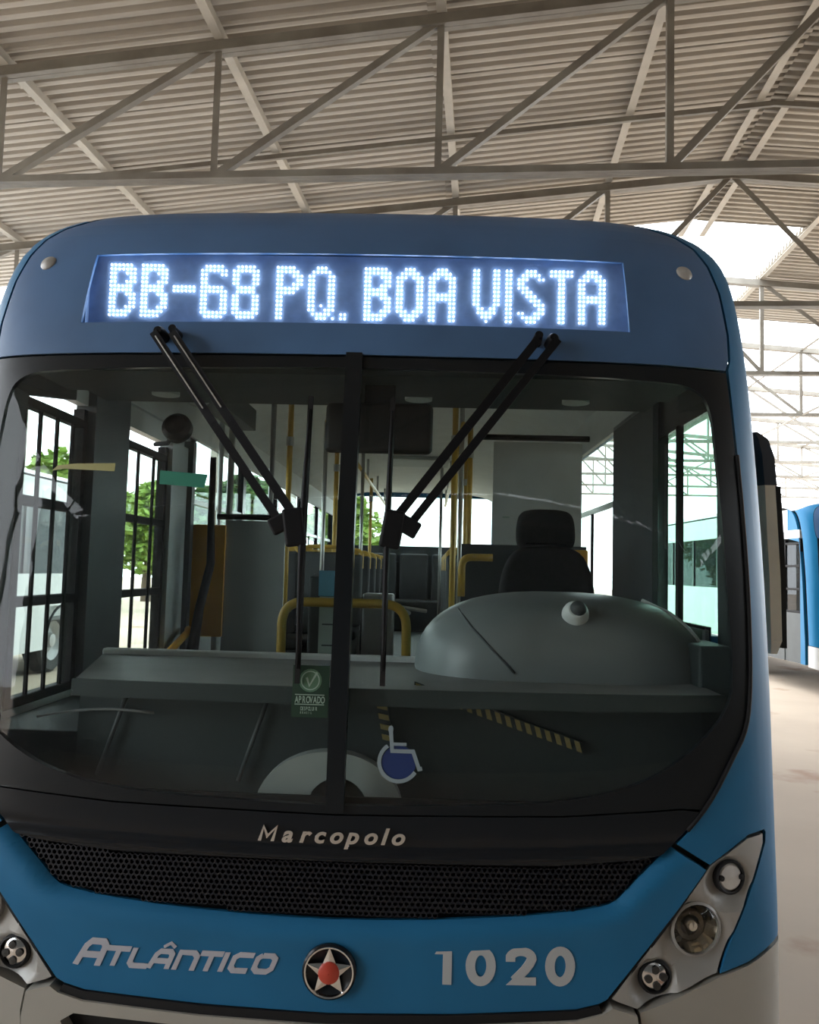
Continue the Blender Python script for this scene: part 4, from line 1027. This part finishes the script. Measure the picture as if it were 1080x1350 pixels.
# ---- outside mirror folded along the driver's side
def loft(secs):
    bm = BM(); rows = [[bm.verts.new(p) for p in ((xa, ya + .03, z), (xa + .015, ya, z), (xb - .012, ya, z), (xb, ya + .03, z), (xb, yb, z), (xa, yb, z))] for z, xa, xb, ya, yb in secs]
    for a, b in zip(rows, rows[1:]):
        for k in range(6): bm.faces.new((a[k], a[(k + 1) % 6], b[(k + 1) % 6], b[k]))
    bm.faces.new(rows[0][::-1]); bm.faces.new(rows[-1]); bmesh.ops.recalc_face_normals(bm, faces=bm.faces)
    return bm
mr_ = obj('side_mirror', loft([(2.005, 1.305, 1.372, .485, .70), (2.10, 1.300, 1.366, .49, .70), (2.16, 1.296, 1.354, .51, .69), (2.19, 1.300, 1.335, .55, .66)]), mat('mirror_cap_grey', (.05, .06, .075), .5), bus, smooth=True)
obj('mirror_shell', loft([(1.455, 1.345, 1.392, .54, .66), (1.50, 1.330, 1.392, .50, .70), (1.70, 1.320, 1.382, .485, .70), (1.90, 1.310, 1.372, .485, .70), (2.004, 1.306, 1.366, .485, .70)]), CREAM, mr_, smooth=True)
obj('mirror_rim', loft([(1.475, 1.393, 1.402, .53, .70), (1.70, 1.383, 1.394, .51, .70), (1.90, 1.373, 1.384, .51, .70), (2.004, 1.367, 1.378, .51, .70)]), MATTE, mr_)
obj('mirror_glass', loft([(1.50, 1.332, 1.390, .701, .712), (1.90, 1.312, 1.370, .701, .712), (2.10, 1.302, 1.362, .701, .712)]), CHROME, mr_)
obj('mirror_arm', tube(BM(), [(1.32, .60, 2.12), (1.29, .62, 2.26), (1.21, .66, 2.30)], .016, 8), MATTE, mr_, smooth='all')

# ------------------------------------------------------------------ NEIGHBOURING BUSES (same body, copied)
SKIP = {'dashboard', 'instrument_pod', 'dome_camera', 'driver_partition', 'interior_mirror', 'entry_rail', 'yellow_pole', 'steel_pole', 'ceiling_hatch', 'entry_partition', 'hanging_hose', 'ticket_box', 'cabin_fan', 'round_speaker', 'turnstile', 'destination_display', 'emblem'}
SKIPSUB = {'approval_sticker', 'letter', 'digit', 'accent', 'yellow_tape', 'green_tape', 'sticker_disc', 'sticker_ring', 'sticker_tick', 'sticker_line', 'wheelchair_symbol', 'symbol_wheel', 'symbol_figure', 'symbol_head', 'honeycomb_mesh', 'marker_lamp'}
def base(n): return n.split('.')[0]
def over(o, mp):
    if o.data and o.data.materials and o.data.materials[0] in mp:
        o.material_slots[0].link = 'OBJECT'; o.material_slots[0].material = mp[o.data.materials[0]]
def copy_bus(loc, rz, label, mp, byname={}):
    r_ = empty('city_bus', loc, rz, label=label, cat='bus', group='city buses parked in the depot')
    for ch in list(bus.children):
        if base(ch.name) in SKIP: continue
        c = ch.copy(); COL.objects.link(c); c.parent = r_; over(c, byname.get(base(ch.name), mp))
        for g in list(ch.children):
            if base(g.name) in SKIPSUB: continue
            d = g.copy(); COL.objects.link(d); d.parent = c; over(d, mp)
    return r_
bus['group'] = 'city buses parked in the depot'
BLUE2 = mat('bright_blue_paint', (0.010, 0.17, 0.36), 0.4, spec=.2)
copy_bus((7.16, 10.0, 0), R(1.5), 'blue and white city bus with open dark door, parked far right behind', {SIDEGLASS: TINT, SILVER: WHITE, BLUE: BLUE2}, {n_: {BLUE: WHITE} for n_ in ('upper_side_panel', 'lower_side_panel', 'roof_shell')} | {'door_leaf': {WHITE: DARKGREY}, 'door_side_panel': {GREYIN: DARKGREY}})
copy_bus((-6.6, 2.5, 0), 0, 'white city bus seen through the front door glass, parked at left', {SIDEGLASS: TINT, BLUE: WHITE, SILVER: WHITE, NAVY: WHITE})
copy_bus((-10.2, 6.0, 0), 0, 'white city bus farther left, behind the nearest white bus', {SIDEGLASS: TINT, BLUE: WHITE, SILVER: WHITE, NAVY: WHITE})

# ------------------------------------------------------------------ trees beyond the depot
def crown_mesh(name, m, n=4200, seed=1):
    rnd = random.Random(seed); bm = BM(); lumps = []
    for k in range(11):
        a = rnd.uniform(0, 2 * PI); r_ = rnd.uniform(0, 1.7); lumps.append((r_ * math.cos(a), r_ * math.sin(a), rnd.uniform(2.6, 5.6), rnd.uniform(.8, 1.4)))
    for k in range(n):
        lx, ly, lz, lr = rnd.choice(lumps); d = Vector((rnd.gauss(0, 1), rnd.gauss(0, 1), rnd.gauss(0, 1))).normalized() * lr * rnd.uniform(.6, 1.05)
        c = Vector((lx, ly, lz)) + d; a = Vector((rnd.gauss(0, 1), rnd.gauss(0, 1), rnd.gauss(0, .5))).normalized() * rnd.uniform(.18, .32)
        b = a.cross(Vector((rnd.gauss(0, 1), rnd.gauss(0, 1), rnd.gauss(0, 1)))).normalized() * rnd.uniform(.09, .16)
        bm.faces.new([bm.verts.new(c - a), bm.verts.new(c + b), bm.verts.new(c + a), bm.verts.new(c - b)])
    me = bpy.data.meshes.new(name); bm.to_mesh(me); bm.free(); me.materials.append(m); return me
crowns = [crown_mesh('crown', LEAF, seed=3), crown_mesh('crown', LEAF2, seed=9)]
bmk = BM(); tube(bmk, [(0, 0, 0), (.05, 0, 1.2), (-.02, .05, 2.6), (0, 0, 4.2)], .2, 9, radii=[.24, .19, .16, .08])
for a, h in ((.5, 2.2), (2.6, 2.6), (4.4, 3.0)): tube(bmk, [(0, 0, h), (.6 * math.cos(a), .6 * math.sin(a), h + .9), (1.1 * math.cos(a), 1.1 * math.sin(a), h + 1.6)], .07, 6, radii=[.09, .06, .03])
me_t = bpy.data.meshes.new('trunk'); bmk.to_mesh(me_t); bmk.free(); me_t.materials.append(BARK)
TREES = [(-12.6, 26, 1.05, 0, 'bright green tree over the roof of the white bus, seen through the front door glass'), (-12.2, 33.5, 1.0, 0, 'bright green tree beyond the white buses, seen through the second door pane'), (-6.6, 25.5, .95, 1, 'dark green tree beyond the white buses, right of the bright ones'),
         (-21, 20, 1.1, 1, 'dark green tree at the far left beyond the buses'), (-4, 36, 1.0, 0, 'bright green tree behind the side windows of the blue bus'), (24, 46, 1.0, 0, 'bright green tree far beyond the right bus'), (-18, -3, 1.1, 1, 'dark green tree at left behind the viewer')]
for x, y, sc, k, lab in TREES:
    t = empty('tree', (x, y, 0), random.uniform(0, 6), label=lab, cat='tree', group='trees beyond the depot'); t.scale = (sc, sc, sc * .8)
    obj('trunk', me_t, None, t); c = obj('crown', crowns[k], None, t); c['kind'] = 'stuff'
